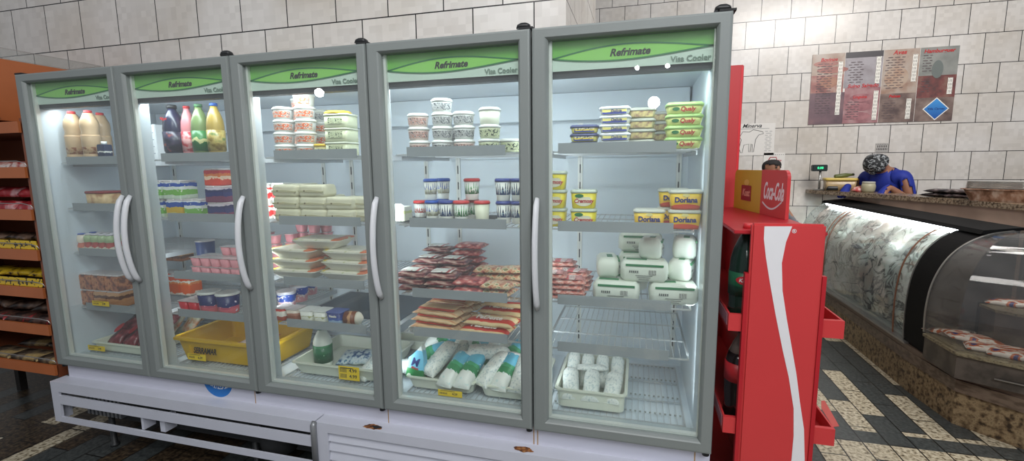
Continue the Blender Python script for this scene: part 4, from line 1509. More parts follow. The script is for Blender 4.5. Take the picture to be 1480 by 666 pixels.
# third shelf: six-packs of pink yoghurt
z = SZ[2][2] + .0006
for iy, y in enumerate((.15, .215)):
    for ix in range(5):
        for k in range(2):
            pk.put('pink yoghurt cup, %s row, %s tier, %s from left behind second door' % (('front', 'rear')[iy], ('lower', 'upper')[k], ('first', 'second', 'third', 'fourth', 'fifth')[ix]),
                   (X(288, 392, .15) + ix * .0585, y, z + k * .0446), (0, 0, 0), 'pink yoghurt cups behind second door')
for ix in range(3):
    pk.put('pink yoghurt cup on the third tier, %s from left behind second door' % ('first', 'second', 'third')[ix], (X(288, 392, .15) + (ix + 2) * .0585, .215, z + .0892), (0, 0, 0), 'pink yoghurt cups behind second door')
LKd = thing('yoghurt_pot', 'dark blue yoghurt pot standing behind the pink six-packs', 'yoghurt pot', (X(298, 390, .30), .31, z))
obj('pot', lathe([(.036, 0), (.038, .003), (.044, .135)], 22), mat('pot_deep_blue', (44, 64, 116), .35, .2, 40), LKd)
obj('foil_lid', lathe([(.046, .1352), (.046, .138), (.044, .139)], 22), foil, LKd)
bk = Kind(multi('pudding_pack', .062, .08, .06, bands('pack_brown', [(0, (150, 90, 50)), (.3, (96, 56, 40)), (.6, (206, 160, 110)), (.75, (120, 70, 44))], 'Z', .4, .5, 3)))
for k in range(3):
    bk.put('brown pudding pack at rear left of third shelf, %s from left' % ('first', 'second', 'third')[k], (X(241, 385, .42) + k * .066, .42, z), (0, 0, 0), 'brown pudding packs')
# fourth shelf
z = SZ[2][3] + .0006
jb = Kind(multi('juice_pack', .07, .08, .125, bands('pack_orange', [(0, (226, 210, 196)), (.12, (226, 96, 40)), (.5, (232, 140, 80)), (.62, (232, 226, 214)), (.7, (222, 84, 40))], 'Z', .4, .4, 3)))
for k in range(3):
    jb.put('orange juice pack at rear left of fourth shelf, %s from left' % ('first', 'second', 'third')[k], (X(248, 425, .40) + k * .075, .40, z), (0, 0, 0), 'orange juice packs')
rc = Kind(yog('gelatin_cup', mat('gelatin_red', (206, 44, 56), .35), .028, .05))
for ix in range(3):
    for iy in range(3):
        rc.put('red gelatin cup, %s row, %s from left on fourth shelf' % (('front', 'middle', 'rear')[iy], ('first', 'second', 'third')[ix]), (X(270, 444, .16) + ix * .06, .16 + iy * .062, z), (0, 0, 0), 'red gelatin cups')
pot2 = bands('pot_navy_pink', [(0, (214, 110, 120)), (.3, (190, 90, 110)), (.4, (36, 44, 96)), (.9, (50, 56, 106))], 'Z', .35, .2, 2.5, speck=(226, 220, 230), sscale=45, sthr=.68)
NK = thing('yoghurt_pot', '', 'yoghurt pot')
obj('pot', lathe([(.042, 0), (.044, .003), (.052, .092)], 24), pot2, NK)
obj('foil_lid', lathe([(.055, .0922), (.055, .095), (.052, .0965), (.052, .102), (.048, .103)], 24), clear_pl, NK)
NK = Kind(NK)
NK.put('navy and pink yoghurt pot, left of the pair on fourth shelf', (X(305, 446, .17), .17, z), (0, 0, .2), 'navy and pink yoghurt pots')
NK.put('navy and pink yoghurt pot, right of the pair on fourth shelf', (X(331, 448, .17), .17, z), (0, 0, -.1), 'navy and pink yoghurt pots')

# ================================================================== FIRST DOOR
z = SZ[1][0] + .0006
lp = [(.046, 0), (.052, .008), (.053, .03), (.046, .05), (.053, .075), (.053, .12), (.047, .14), (.053, .165), (.050, .190), (.032, .218), (.028, .226)]
tan = mat('bottle_tan', (188, 160, 126), .3, .06)
tl_ = blotch('label_tan', [(.40, (150, 90, 60)), (.5, (214, 180, 140)), (.7, (190, 150, 110))], 40, .35)
for k, (u, y, s, wd) in enumerate(((.108, .150, .74, 'tan dairy drink bottle with red cap, leftmost on highest shelf'), (.175, .235, .72, 'tan dairy drink bottle, middle one set further back'), (.222, .150, .74, 'tan dairy drink bottle with red cap, right of the trio'))):
    t = pet(wd, u, 229, y, z, s, tan, mat('cap_red', (196, 50, 54), .4), tl_, lp, 'tan dairy bottles', 'dairy_bottle', .246)
sm = thing('small_bottle', 'small dark-labelled carton right of the tan bottles', 'carton', (.305, .15, z))
obj('carton', box(-.022, .022, -.022, .022, 0, .085, bev=.003), bands('carton_dark', [(0, (36, 44, 70)), (.5, (206, 206, 200)), (.6, (40, 50, 80))], 'Z', .4, .3, 3), sm)
obj('cap', lathe([(.012, .0852), (.012, .1)], 14), white_pl, sm)
z = SZ[1][1] + .0006
dt = thing('dulce_tub', 'tan tub with dark red lid on the second shelf, first door', 'tub', (X(155, 306, .2), .2, z))
obj('tub', loft([(0, .13, .10, .03), (.004, .14, .11, .03), (.07, .15, .115, .035)]), blotch('tub_tan_print', [(.4, (176, 130, 90)), (.6, (216, 186, 140))], 25, .4), dt)
obj('lid', loft([(.0703, .155, .12, .035), (.08, .155, .12, .035), (.082, .145, .11, .03)]), mat('lid_maroon', (140, 50, 50), .4), dt)
z = SZ[1][2] + .0006
lb = thing('fermented_milk_bottle', '', 'bottle')
obj('bottle', lathe([(.021, 0), (.023, .004), (.023, .03), (.018, .042), (.023, .054), (.022, .075), (.016, .085)], 16), bands('mini_bottle', [(0, (226, 190, 160)), (.25, (206, 120, 100)), (.5, (228, 216, 200))], 'Z', .35, .2, 3), lb)
obj('foil_cap', lathe([(.0175, .0852), (.0175, .09), (.014, .092)], 14), mat('cap_foil_blue', (70, 96, 170), .35), lb)
mbk = Kind(lb)
lb2 = thing('fermented_milk_bottle', '', 'bottle')
obj('bottle', lathe([(.021, 0), (.023, .004), (.023, .03), (.018, .042), (.023, .054), (.022, .075), (.016, .085)], 16), bands('mini_bottle_red', [(0, (214, 206, 190)), (.3, (176, 80, 76)), (.55, (160, 180, 140))], 'Z', .35, .3, 3), lb2)
obj('foil_cap', lathe([(.0175, .0852), (.0175, .09), (.014, .092)], 14), mat('cap_foil_silver', (200, 196, 204), .35), lb2)
mbk2 = Kind(lb2)
for ix in range(6):
    for iy in range(2):
        (mbk if ix < 2 else mbk2).put('tiny fermented milk bottle, %s row, %s from left on third shelf' % (('front', 'rear')[iy], ('first', 'second', 'third', 'fourth', 'fifth', 'sixth')[ix]),
                                      (X(111, 357, .15) + ix * .049, .15 + iy * .055, z), (0, 0, 0), 'tiny fermented milk bottles')
z = SZ[1][3] + .0006
dkp = Kind(multi('pudding_pack', .088, .10, .085, blotch('pudding_brown', [(.38, (110, 62, 44)), (.48, (196, 130, 86)), (.6, (150, 86, 60)), (.72, (70, 40, 36))], 26, .4)))
dkq = Kind(multi('pudding_pack', .088, .10, .085, bands('pudding_tan', [(0, (176, 120, 74)), (.4, (190, 136, 90)), (.55, (96, 56, 40)), (.8, (196, 150, 110))], 'Z', .4, .5, 3)))
for ix in range(3):
    for k in range(2):
        (dkp if (ix == 0 or k) else dkq).put('brown pudding multipack, %s tier, %s from left on fourth shelf' % (('lower', 'upper')[k], ('first', 'second', 'third')[ix]),
                                             (X(142, 435, .17) + ix * .092, .17, z + k * .0854), (0, 0, .02 * ix), 'brown pudding multipacks')
tray('meat_tray', 'shallow white tray of dark cured meat packs behind first door', .075, .46, .115, .42, FZ, .05, tray_white, .015)
dm = Kind(flat_pack('cured_meat_pack', .22, .105, .055, blotch('meat_maroon', [(.36, (50, 16, 22)), (.52, (120, 40, 50)), (.66, (170, 90, 96)), (.78, (206, 180, 176))], 22, .22, (1, 1, 1), 3), 61))
for k in range(3):
    o = dm.put('dark maroon cured meat pack leaning in the tray, %s from left' % ('first', 'second', 'third')[k], (.165 + k * .105, .27, FZ + .075), (0, -.6, PI / 2 - .1), 'maroon meat packs')
    p = obj('round_label', lathe([(.022, 0), (.022, .001)], 20), mat('label_crimson', (196, 50, 60), .4), o, (-.035, 0, .056))
    p.scale = (1.4, .8, 1)

# ------------------------------------------------------------------ price tags
tag_y = mat('tag_yellow', (240, 204, 30), .45, .04)
bands('barcode_yellow', [(i / 15, ((30, 28, 20), (240, 204, 30))[i % 2]) for i in range(15)], 'X', .5)


def price_tag(u0, v0, u1, v1, y, label, num, two=False, n=1):
    a, b_ = at(u0, v0, y=y), at(u1, v1, y=y)
    wd, h = abs(b_.x - a.x), abs(a.z - b_.z)
    t = thing('price_tag', label, 'price tag', ((a.x + b_.x) / 2, y, (a.z + b_.z) / 2), (0, 0, 0), 'yellow price tags')
    obj('card', box(-wd / 2, wd / 2, -.0008, .0008, -h / 2, h / 2), tag_y, t)
    rows = (.2, -.22) if two else (-.05,)
    for r_ in rows:
        obj('barcode', box(-wd * .42, -wd * .12, -.0016, -.0009, h * (r_ - .14), h * (r_ + .16)), MATS['barcode_yellow'], t)
        text(num, h * (.36 if two else .5), ink, t, (wd * .2, -.0009, h * r_), .0003)
    bm = bmesh.new()
    bx(bm, -wd * .4, wd * .2, -.0016, -.0009, h * .34, h * .40)
    obj('print', bm, ink, t)
    return t


price_tag(133, 434, 158, 443, .080, 'small yellow price tag on the lowest shelf rail, first door', '3.99')
price_tag(127, 498, 152, 508, .100, 'small yellow price tag at the floor tray, first door', '3.99')
price_tag(271, 510, 298, 522, .118, 'yellow price tag under the lettering on the yellow crate', '6.29')
price_tag(489, 528, 520, 551, .110, 'large yellow two-line price tag in front of the dairy tray', '4.99', True)
price_tag(633, 562, 668, 575, .0505 + .06, 'yellow price tag below the milk trays behind fourth door', '4.29')

# ================================================================== RIGHT SIDE: red drinks rack
coke_red = mat('rack_red', (200, 56, 58), .42, .05, 6)
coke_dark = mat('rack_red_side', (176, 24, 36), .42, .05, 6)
white_paint = mat('ribbon_white', (226, 224, 226), .4, .03)
PX0, PX1, PY = 3.232, 3.438, 0.0
rack = thing('drinks_rack', 'red double-sided drinks rack with white ribbon on its end panel', 'rack', (3.33, .5, 0))
rack.location = (0, 0, 0)
obj('end_panel', box(PX0, PX1, PY, PY + .025, .05, 1.302, bev=.006), coke_red, rack)
obj('panel_edge', box(PX1 + .0005, PX1 + .012, PY + .002, PY + .025, .05, 1.14), coke_dark, rack)
obj('panel_edge', box(PX0 - .012, PX0 - .0005, PY + .002, PY + .025, .05, 1.14), coke_dark, rack)
lw_ = [(1134 - 29, 327), (1105, 345), (1107, 380), (1114, 430), (1120, 470), (1131, 520), (1142, 560), (1145, 600), (1147, 640), (1146, 664)]
rw_ = [(1149, 664), (1163, 664), (1162, 620), (1156, 580), (1151, 540), (1144, 500), (1137, 460), (1131, 420), (1130, 380), (1136, 350), (1145, 327)]
lw_ = [(1105, 327), (1104, 345), (1107, 372), (1113, 410), (1121, 455), (1131, 505), (1140, 545), (1147, 590), (1147, 630), (1144, 664)]
pts = []
for u, v in lw_ + rw_[1:]:
    p = at(u, v, y=PY - .001)
    pts.append((p.x, min(p.z, 1.300)))
lo_l, lo_r = pts[len(lw_) - 1], pts[len(lw_)]
pts = pts[:len(lw_)] + [(lo_l[0] - .012, .30), (lo_l[0] - .03, .06), (lo_r[0] + .03, .06), (lo_r[0] + .018, .30)] + pts[len(lw_):]
obj('ribbon', poly(pts, PY - .0012, PY - .0002), white_paint, rack)
rg = at(1148, 334, y=PY - .001)
bm = lathe([(.006, 0), (.0065, .0006), (.0052, .0006), (.0048, 0)], 18, cap0=False, cap1=False)
obj('registered_mark', bm, white_paint, rack, (rg.x, PY - .0003, rg.z), (PI / 2, 0, 0))
text('R', .009, white_paint, rack, (rg.x, PY - .0006, rg.z), .0003)
obj('back_panel', box(3.320, 3.345, PY + .026, .95, .05, 1.262), coke_dark, rack)
obj('end_panel', box(3.20, 3.46, .951, .976, .05, 1.262), coke_red, rack)
obj('top_cap', box(3.185, 3.452, PY + .026, .95, 1.263, 1.275, bev=.003), coke_dark, rack)
for zt, nm in ((.955, 'shelf'), (.595, 'shelf'), (.22, 'shelf')):
    for s in (-1, 1):
        xin = 3.3195 if s < 0 else 3.3455
        xo = 3.180 if s < 0 else 3.512
        bm = bmesh.new()
        a, b_ = sorted((xin, xo))
        bx(bm, a, b_, PY + .027, .95, zt - .012, zt)
        l0, l1 = sorted((xo, xo - s * .006))
        bx(bm, l0, l1, PY + .027, .95, zt, zt + .045)
        e0, e1 = sorted((PX0 - .013 if s < 0 else PX1 + .013, xo))
        bx(bm, e0, e1, PY + .012, PY + .0265, zt - .012, zt + .045)
        obj(nm, bm, coke_red, rack)
        obj('shelf_lip_strip', box(*(sorted((xo + s * .0004, xo + s * .0022))), PY + .03, .95, zt + .002, zt + .04), mat('lip_strip', (190, 130, 140), .25), rack)
tall = thing('header_panel', 'tall narrow red panel standing above the rack beside the cooler', 'panel', (0, 0, 0))
a, b_, c = at(1056, 298, y=.99), at(1075, 94, y=.99), at(1061, 93, y=.99)
obj('board', box(3.19, b_.x, .977, 1.01, 1.262, b_.z, bev=.004), coke_red, tall)
obj('edge_strip', box(b_.x - .012, b_.x - .004, .9755, .9769, 1.27, b_.z - .01), mat('rack_red_bright', (226, 44, 52), .4), tall)
# yellow and red sign board on the rack
sg = thing('sign_board', 'yellow and red drinks sign with white script on top of the rack', 'sign', (3.392, .64, 1.2755), (0, 0, -1.426))
SL = .60


def round_board(x0, x1, z0, z1, rl, rr, y0, y1):
    pts = [(x0, z0), (x1, z0)]
    for k in range(7):
        a = k / 6 * PI / 2
        pts.append((x1 - rr + rr * math.cos(a), z1 - rr + rr * math.sin(a)))
    for k in range(7):
        a = PI / 2 + k / 6 * PI / 2
        pts.append((x0 + rl + rl * math.cos(a), z1 - rl + rl * math.sin(a)))
    return poly(pts, y0, y1)


SH_ = .185
obj('board', round_board(-.29, .03, 0, SH_, .03, .001, -.006, .006), mat('sign_yellow', (196, 160, 44), .45), sg)
obj('board', round_board(.0302, .27, 0, SH_ + .002, .001, .03, -.0062, .0062), coke_red, sg)
obj('emblem', round_board(-.19, -.075, .045, .115, .006, .006, -.0085, -.0065), mat('emblem_maroon', (140, 28, 40), .4), sg)
obj('emblem_crest', ellipse_plate(-.132, .128, .03, .014, -.0065), mat('emblem_gold', (214, 180, 90), .4), sg)
text('Kuat', .045, mat('emblem_text', (214, 150, 130), .4), sg, (-.132, -.0088, .08), .001, .2)
text('Coca-Cola', .098, white_paint, sg, (.152, -.0066, .098), .0016, .35, sx=.44)
obj('swash', strip_bm([(.055 + .18 * k / 16, .052 - .028 * math.sin(k / 16 * PI) + .012 * k / 16) for k in range(17)], .0035, -.0072), white_paint, sg)

# drinks bottles on the rack
bp = [(.036, .0), (.048, .006), (.051, .03), (.047, .07), (.050, .11), (.051, .17), (.048, .215), (.040, .25), (.026, .285), (.0145, .305), (.0135, .318)]
guar = mat('drink_dark_green', (22, 42, 34), .15, .1)
cola = mat('drink_cola', (24, 16, 16), .12, .1)
clear_top = mat('bottle_clear', (120, 104, 96), .12, .05)
t = thing('soda_bottle', 'dark green soda bottle with red cap on the upper left rack shelf', 'bottle', (3.240, .095, .9552), (0, 0, 0))
obj('bottle', lathe(bp, 28), guar, t)
obj('cap', lathe([(.0155, .3182), (.0155, .335), (.013, .337)], 18), mat('cap_red', (196, 50, 54), .4), t)
lab = obj('label', lathe([(.0492, .095), (.0512, .095), (.0518, .175), (.0500, .175)], 28), bands('label_soda_green', [(0, (20, 60, 44)), (.4, (24, 84, 56)), (1, (20, 60, 44))], 'Z', .35, .2, 3), t)
bm = bmesh.new()
rs = []
for k in range(15):
    a = -PI / 2 - .75 + 1.0 * k / 14
    hh_ = .014 * max(math.sin(PI * k / 14), .05) ** .5
    rs.append([(r_ * math.cos(a), r_ * math.sin(a), .15 + q * hh_) for r_, q in ((.0512, -1), (.0522, -1), (.0522, 1), (.0512, 1))])
rings(bm, rs)
obj('badge', bm, mat('badge_red', (190, 40, 50), .4), t)
text('Kuat', .017, white_paint, t, (-.013, -.0508, .15), .0004, .2, rot=(PI / 2, 0, -.25))
t = thing('soda_bottle', 'cola bottle with dark cap and red label on lower left shelf', 'bottle', (3.242, .095, .5952), (0, 0, 0))
obj('bottle', lathe(bp[:8], 28), cola, t)
obj('neck', lathe(bp[7:], 28), clear_top, t)
obj('cap', lathe([(.0155, .3182), (.0155, .335), (.013, .337)], 18), mat('cap_black', (30, 32, 36), .4), t)
obj('label', lathe([(.0510, .15), (.0522, .15), (.0512, .215), (.0492, .215)], 28), mat('label_cola', (170, 34, 40), .4), t)
for zt, nm in ((.9552, 'dark green soda bottle'), (.5952, 'cola bottle')):
    pass

# ================================================================== COUNTERS
stone_base = blotch('speckled_base_stone', [(.34, (52, 40, 28)), (.46, (112, 92, 66)), (.6, (150, 130, 98)), (.72, (84, 66, 46))], 38, .45, detail=6)
gran = blotch('granite_top', [(.35, (60, 48, 38)), (.5, (132, 112, 90)), (.62, (168, 150, 128)), (.75, (90, 74, 58))], 60, .25, detail=5)
wood_band = blotch('brown_stone_band', [(.4, (84, 70, 58)), (.6, (112, 96, 82))], 6, .3, (1, 4, 8))
deli_stone = blotch('deli_stone', [(.4, (60, 54, 48)), (.6, (86, 78, 70))], 12, .4, detail=5)
steel = mat('brushed_steel', (170, 168, 164), .3, .06, 8, metal=.8)
black_p = mat('black_panel', (9, 10, 11), .6, .1, spec=.15)

P = [(4.62, 4.30), (4.62, 1.86), (4.655, 1.47), (4.84, 1.27), (5.35, .90), (6.2, .90), (6.2, 4.30)]
ctr = thing('service_counter', 'L-shaped butcher counter with speckled stone base and brown ledge', 'counter')
obj('base', prism_z(P, .0, .20), stone_base, ctr)


def grow(pts, d):
    c = Vector((5.6, 2.6))
    out = []
    for x, y in pts:
        v = Vector((x, y)) - c
        out.append((x + d * (-1 if x < 5.5 else 0), y - (d if y < 1.6 else 0)))
    return out


obj('ledge', prism_z(grow(P, .012), .2005, .27), wood_band, ctr)
obj('ledge', prism_z(grow(P, .004), .2705, .30), mat('ledge_brown', (104, 88, 76), .35, .1, 6), ctr)
# meat case with curved glass
CY0, CY1 = 1.95, 4.22
prof = [(4.635, .305), (4.628, .45), (4.630, .62), (4.650, .78), (4.700, .91), (4.770, 1.00), (4.850, 1.055)]


def smooth_prof(pr, n=5):
    out = []
    for i in range(len(pr) - 1):
        p0, p1, p2, p3 = pr[max(i - 1, 0)], pr[i], pr[i + 1], pr[min(i + 2, len(pr) - 1)]
        for k in range(n):
            t = k / n
            out.append(tuple(.5 * ((2 * p1[q]) + (-p0[q] + p2[q]) * t + (2 * p0[q] - 5 * p1[q] + 4 * p2[q] - p3[q]) * t * t + (-p0[q] + 3 * p1[q] - 3 * p2[q] + p3[q]) * t ** 3) for q in (0, 1)))
    out.append(pr[-1])
    return out


SP = smooth_prof(prof)


def shell(pr, th, y0, y1):
    inner = [(x + th, z - th * .2) for x, z in pr]
    return poly(pr + inner[::-1], y0, y1)


mc = thing('meat_display_case', 'lit butcher display case with curved glass front and black end panel', 'display case')
glass_case = glass('case_glass', (.94, .96, .95), .02, .05, 1.4)
obj('curved_glass', shell(SP, .006, CY0 + .03, CY1 - .02), glass_case, mc)
obj('end_panel', poly([(x - .004, z) for x, z in SP] + [(5.00, 1.09), (5.02, 1.09), (5.02, .305)], CY0 - .215, CY0 + .028), black_p, mc)
ep = [(x + .012, z) for x, z in SP]
obj('end_trim', shell([(x - .010, z + .002) for x, z in SP], .006, CY0 + .0285, CY0 + .034), steel, mc)
obj('end_glass', poly([(x, z) for x, z in SP] + [(5.02, 1.06), (5.02, .305)], CY1 - .019, CY1 - .012), glass('end_glass_tint', (.7, .74, .74), .02, .05), mc)
obj('back_panel', box(5.021, 5.04, CY0 - .03, CY1, .305, 1.09), mat('case_back', (196, 198, 192), .4), mc)
obj('deck', box(4.66, 5.02, CY0 + .03, CY1 - .03, .305, .33), mat('deck_steel', (176, 184, 178), .35, .06, 10, metal=.4), mc)
obj('top_rail', poly([(4.835, 1.064), (5.04, 1.092), (5.04, 1.108), (4.85, 1.088)], CY0 - .215, CY1), black_p, mc)
obj('light_tube', tube([(4.862, CY0 + .05, 1.050), (4.862, CY1 - .06, 1.050)], .011, 10), emit('tube_glow', (245, 250, 255), 14), mc)
case_l = area('case_lamp', (4.90, (CY0 + CY1) / 2, 1.03), (4.75, (CY0 + CY1) / 2, .4), 2.1, .03, 34, (.95, 1, 1))
for yy in (2.12, 3.42, 3.50):
    obj('mullion_strip', shell([(x - .005, z + .001) for x, z in SP], .004, yy, yy + .014), mat('copper_strip', (140, 92, 66), .35, metal=.5), mc)
obj('bottom_channel', box(4.605, 4.66, CY0 - .03, CY1, .301, .312), steel, mc)
# wire racks and shelf inside the case
bm = bmesh.new()
for k in range(42):
    y = CY0 + .06 + k * .05
    bx(bm, 4.712, 4.715, y, y + .003, .332, .68)
for k in range(8):
    bx(bm, 4.7155, 4.7185, CY0 + .06, CY1 - .06, .35 + k * .045, .353 + k * .045)
obj('grid_screen', bm, mat('grid_wire', (120, 126, 122), .4, metal=.4), mc)
obj('inner_shelf', box(4.74, 5.02, CY0 + .04, CY1 - .04, .690, .702), mat('shelf_steel', (206, 210, 206), .3, metal=.3), mc)
meatA = blotch('raw_meat', [(.33, (120, 40, 40)), (.48, (190, 90, 84)), (.6, (226, 176, 164)), (.74, (232, 214, 204))], 16, .3, detail=4)
meatO = blotch('seasoned_meat', [(.38, (206, 96, 40)), (.55, (236, 150, 70)), (.72, (226, 190, 140))], 18, .35)
dark_leaf = blotch('dark_greens', [(.36, (36, 44, 40)), (.5, (96, 108, 100)), (.62, (180, 190, 184)), (.75, (60, 70, 66))], 22, .35, detail=5)
foil_m = blotch('crumpled_film', [(.34, (90, 98, 96)), (.48, (190, 198, 194)), (.6, (226, 230, 226)), (.74, (130, 140, 136))], 20, .2, detail=5, bump=.6)
rng = random.Random(4)


def lump(L, Wd, H, seed):
    bm = bmesh.new()
    bmesh.ops.create_icosphere(bm, subdivisions=3, radius=1)
    for v in bm.verts:
        n_ = 1 + .32 * noise.noise(v.co * 1.7 + Vector((seed * 3.3, 0, 0))) + .12 * noise.noise(v.co * 4 + Vector((seed, 5, 0)))
        v.co = Vector((v.co.x * L / 2 * n_, v.co.y * Wd / 2 * n_, v.co.z * H / 2 * n_))
    zm = min(v.co.z for v in bm.verts) * .6
    for v in bm.verts:
        v.co.z = max(v.co.z, zm) - zm
    for f in bm.faces:
        f.smooth = True
    return bm


desc = ['nearest', 'second nearest', 'third nearest', 'fourth nearest', 'fifth nearest', 'farthest']
for k in range(6):
    y = CY0 + .22 + k * .35
    m = meatO if k == 5 else meatA
    tr = thing('meat_tray', 'steel tray on the case shelf, %s to the black end panel' % desc[k], 'tray', (4.882, y, .7025), group='steel trays in the meat case')
    obj('basin', loft([(0, .22, .26, .02), (.03, .245, .31, .025), (.03, .257, .322, .03), (.033, .257, .322, .03), (.032, .240, .305, .025), (.006, .21, .25, .02)], smooth=False), steel, tr)
    for q in range(3):
        o = obj('meat_cut', lump(.17, .085, .09, k * 3 + q), m, None, (4.81 + q * .072, y + rng.uniform(-.04, .04), .712 + .0), (0, 0, rng.uniform(0, 3)))
        tag(o, '%s meat cut, %s row of the %s tray in the case' % ('orange seasoned' if k == 5 else 'raw red', ('front', 'middle', 'back')[q], desc[k]), 'meat', 'meat cuts on trays')
bags = [dark_leaf, foil_m, dark_leaf, foil_m, foil_m, dark_leaf, foil_m]
for k in range(7):
    y = CY0 + .20 + k * .30
    o = obj('wrapped_meat', lump(.24, .25, .30, 40 + k), bags[k], None, (4.86, y, .3305), (0, 0, rng.uniform(-.3, .3)))
    tag(o, 'crumpled film-wrapped meat bundle on the case deck, %s from the black panel' % ('first', 'second', 'third', 'fourth', 'fifth', 'sixth', 'seventh')[k], 'meat', 'film-wrapped bundles')
for k in range(5):
    y = CY0 + .28 + k * .40
    o = obj('greens_bundle', lump(.20, .30, .13, 60 + k), dark_leaf if k % 2 == 0 else foil_m, None, (4.83, y, .735 + .02), (0, -.35, 0))
    tag(o, 'dark leafy bundle leaning at the shelf front of case, %s from near end' % ('first', 'second', 'third', 'fourth', 'fifth')[k], 'bundle', 'leafy bundles')

def film_sheet():
    bm = bmesh.new()
    pr = [(x + .035 + .02 * (z > .8), z - .012) for x, z in SP if z > .33]
    ny = 90
    g = []
    for j in range(ny + 1):
        y = CY0 + .08 + (CY1 - CY0 - .16) * j / ny
        g.append([bm.verts.new((x + .030 * abs(noise.noise(Vector((y * 6, z * 7, 3)))) + .012 * noise.noise(Vector((y * 19, z * 17, 1))), y, z)) for x, z in pr])
    for j in range(ny):
        for i in range(len(pr) - 1):
            bm.faces.new((g[j][i], g[j][i + 1], g[j + 1][i + 1], g[j + 1][i])).smooth = True
    ex = bmesh.ops.extrude_face_region(bm, geom=bm.faces[:])
    for v in ex['geom']:
        if isinstance(v, bmesh.types.BMVert):
            v.co.x += .002
    return bm


def film_material():
    m, nt, b = base_mat('scribbled_film')
    b.inputs['Roughness'].default_value = .25
    tc = N(nt, 'ShaderNodeTexCoord')
    n1 = N(nt, 'ShaderNodeTexNoise')
    n1.inputs['Scale'].default_value = 5.5
    n1.inputs['Detail'].default_value = 5
    n1.inputs['Distortion'].default_value = 1.6
    nt.links.new(tc.outputs['Object'], n1.inputs['Vector'])
    r1 = ramp(nt, [(.36, (206, 216, 210)), (.445, (196, 206, 200)), (.465, (30, 38, 35)), (.50, (60, 70, 66)), (.52, (200, 210, 204)), (.60, (222, 228, 224))], 'LINEAR')
    nt.links.new(n1.outputs[0], r1.inputs[0])
    n2 = N(nt, 'ShaderNodeTexNoise')
    n2.inputs['Scale'].default_value = 2.2
    n2.inputs['Detail'].default_value = 4
    nt.links.new(tc.outputs['Object'], n2.inputs['Vector'])
    r2 = ramp(nt, [(.42, (255, 255, 255)), (.56, (238, 206, 196)), (.66, (226, 150, 130))], 'LINEAR')
    nt.links.new(n2.outputs[0], r2.inputs[0])
    mx = N(nt, 'ShaderNodeMix', data_type='RGBA', blend_type='MULTIPLY')
    mx.inputs[0].default_value = .8
    nt.links.new(r1.outputs[0], mx.inputs[6])
    nt.links.new(r2.outputs[0], mx.inputs[7])
    nt.links.new(mx.outputs[2], b.inputs['Base Color'])
    gt = N(nt, 'ShaderNodeMath', operation='MULTIPLY_ADD')
    gt.inputs[1].default_value, gt.inputs[2].default_value = 1.8, -.20
    gt.use_clamp = True
    n3 = N(nt, 'ShaderNodeTexNoise')
    n3.inputs['Scale'].default_value = 3.4
    nt.links.new(tc.outputs['Object'], n3.inputs['Vector'])
    nt.links.new(n3.outputs[0], gt.inputs[0])
    nt.links.new(gt.outputs[0], b.inputs['Alpha'])
    return m


fs = obj('plastic_film', film_sheet(), film_material())
tag(fs, 'crumpled clear film sheet hanging inside the curved glass of lit case', 'plastic film')

# near deli case with stone steps
dc = thing('deli_display_case', 'rounded glass deli case with dark stone steps at right edge', 'display case')
D = [(4.60, 1.70), (4.60, 1.40), (4.815, 1.255), (5.33, .93), (6.1, .93), (6.1, 1.70)]
obj('step', prism_z(D, .301, .435), deli_stone, dc)
obj('step_top', prism_z(grow(D, .012), .4355, .452), blotch('step_top_stone', [(.38, (88, 80, 62)), (.55, (134, 124, 98)), (.7, (100, 92, 72))], 60, .35, detail=5), dc)
obj('chrome_line', tube([(4.72, 1.305, .352), (5.35, .908, .352)], .005, 6), steel, dc)
D2 = [(4.86, 1.70), (4.86, 1.58), (5.02, 1.42), (5.50, 1.10), (6.1, 1.10), (6.1, 1.70)]
obj('step', prism_z(D2, .4525, .640), deli_stone, dc)
obj('step_top', prism_z(grow(D2, .010), .6405, .656), MATS['step_top_stone'], dc)
obj('back_board', box(5.05, 6.1, 1.72, 1.75, .66, 1.12), mat('dark_board', (60, 62, 62), .3, .1), dc)
dome = [(4.600, .454), (4.596, .60), (4.615, .76), (4.668, .90), (4.75, 1.00), (4.86, 1.065), (4.98, 1.09)]
DS = smooth_prof(dome)
side_g = glass('deli_side_glass', (.62, .60, .57), .05, .06, .7)
obj('side_glass', poly(DS + [(6.0, 1.09), (6.0, .66), (5.05, .66), (4.85, .66), (4.85, .454)], 1.712, 1.718), side_g, dc)
obj('glass_edge', shell([(x - .003, z + .002) for x, z in DS], .005, 1.709, 1.7195), steel, dc)
bm = bmesh.new()
# front glass follows the angled counter front
n_ = Vector((.5, -.86, 0)).normalized()
# a curved glass from the counter edge up and back
edge = [Vector((4.602, 1.705, 0)), Vector((4.602, 1.42, 0)), Vector((4.815, 1.275, 0)), Vector((5.33, .95, 0)), Vector((6.0, .95, 0))]
inw = [Vector((1, 0, 0)), Vector((.86, .5, 0)), Vector((.53, .85, 0)), Vector((.3, .95, 0)), Vector((0, 1, 0))]
rs = []
for e_, i_ in zip(edge, inw):
    outer = [(e_ + i_ * (x - 4.600) + Vector((0, 0, z))) for x, z in DS]
    inner = [(e_ + i_ * (x - 4.594) + Vector((0, 0, z - .002))) for x, z in DS]
    rs.append(outer + inner[::-1])
rings(bm, rs, smooth=False)
obj('front_glass', bm, glass('deli_front_glass', (.80, .79, .77), .03, .03, .8), dc)
bread = blotch('bread_print', [(.32, (40, 50, 120)), (.37, (206, 110, 54)), (.42, (186, 90, 46)), (.445, (226, 220, 212)), (.56, (228, 222, 214)), (.585, (206, 110, 54)), (.66, (160, 76, 36))], 14, .35, (1.0, 1.6, .4), 1)
bd = Kind(flat_pack('bread_bag', .26, .16, .042, bread, 71, None, cat='bread bag'))
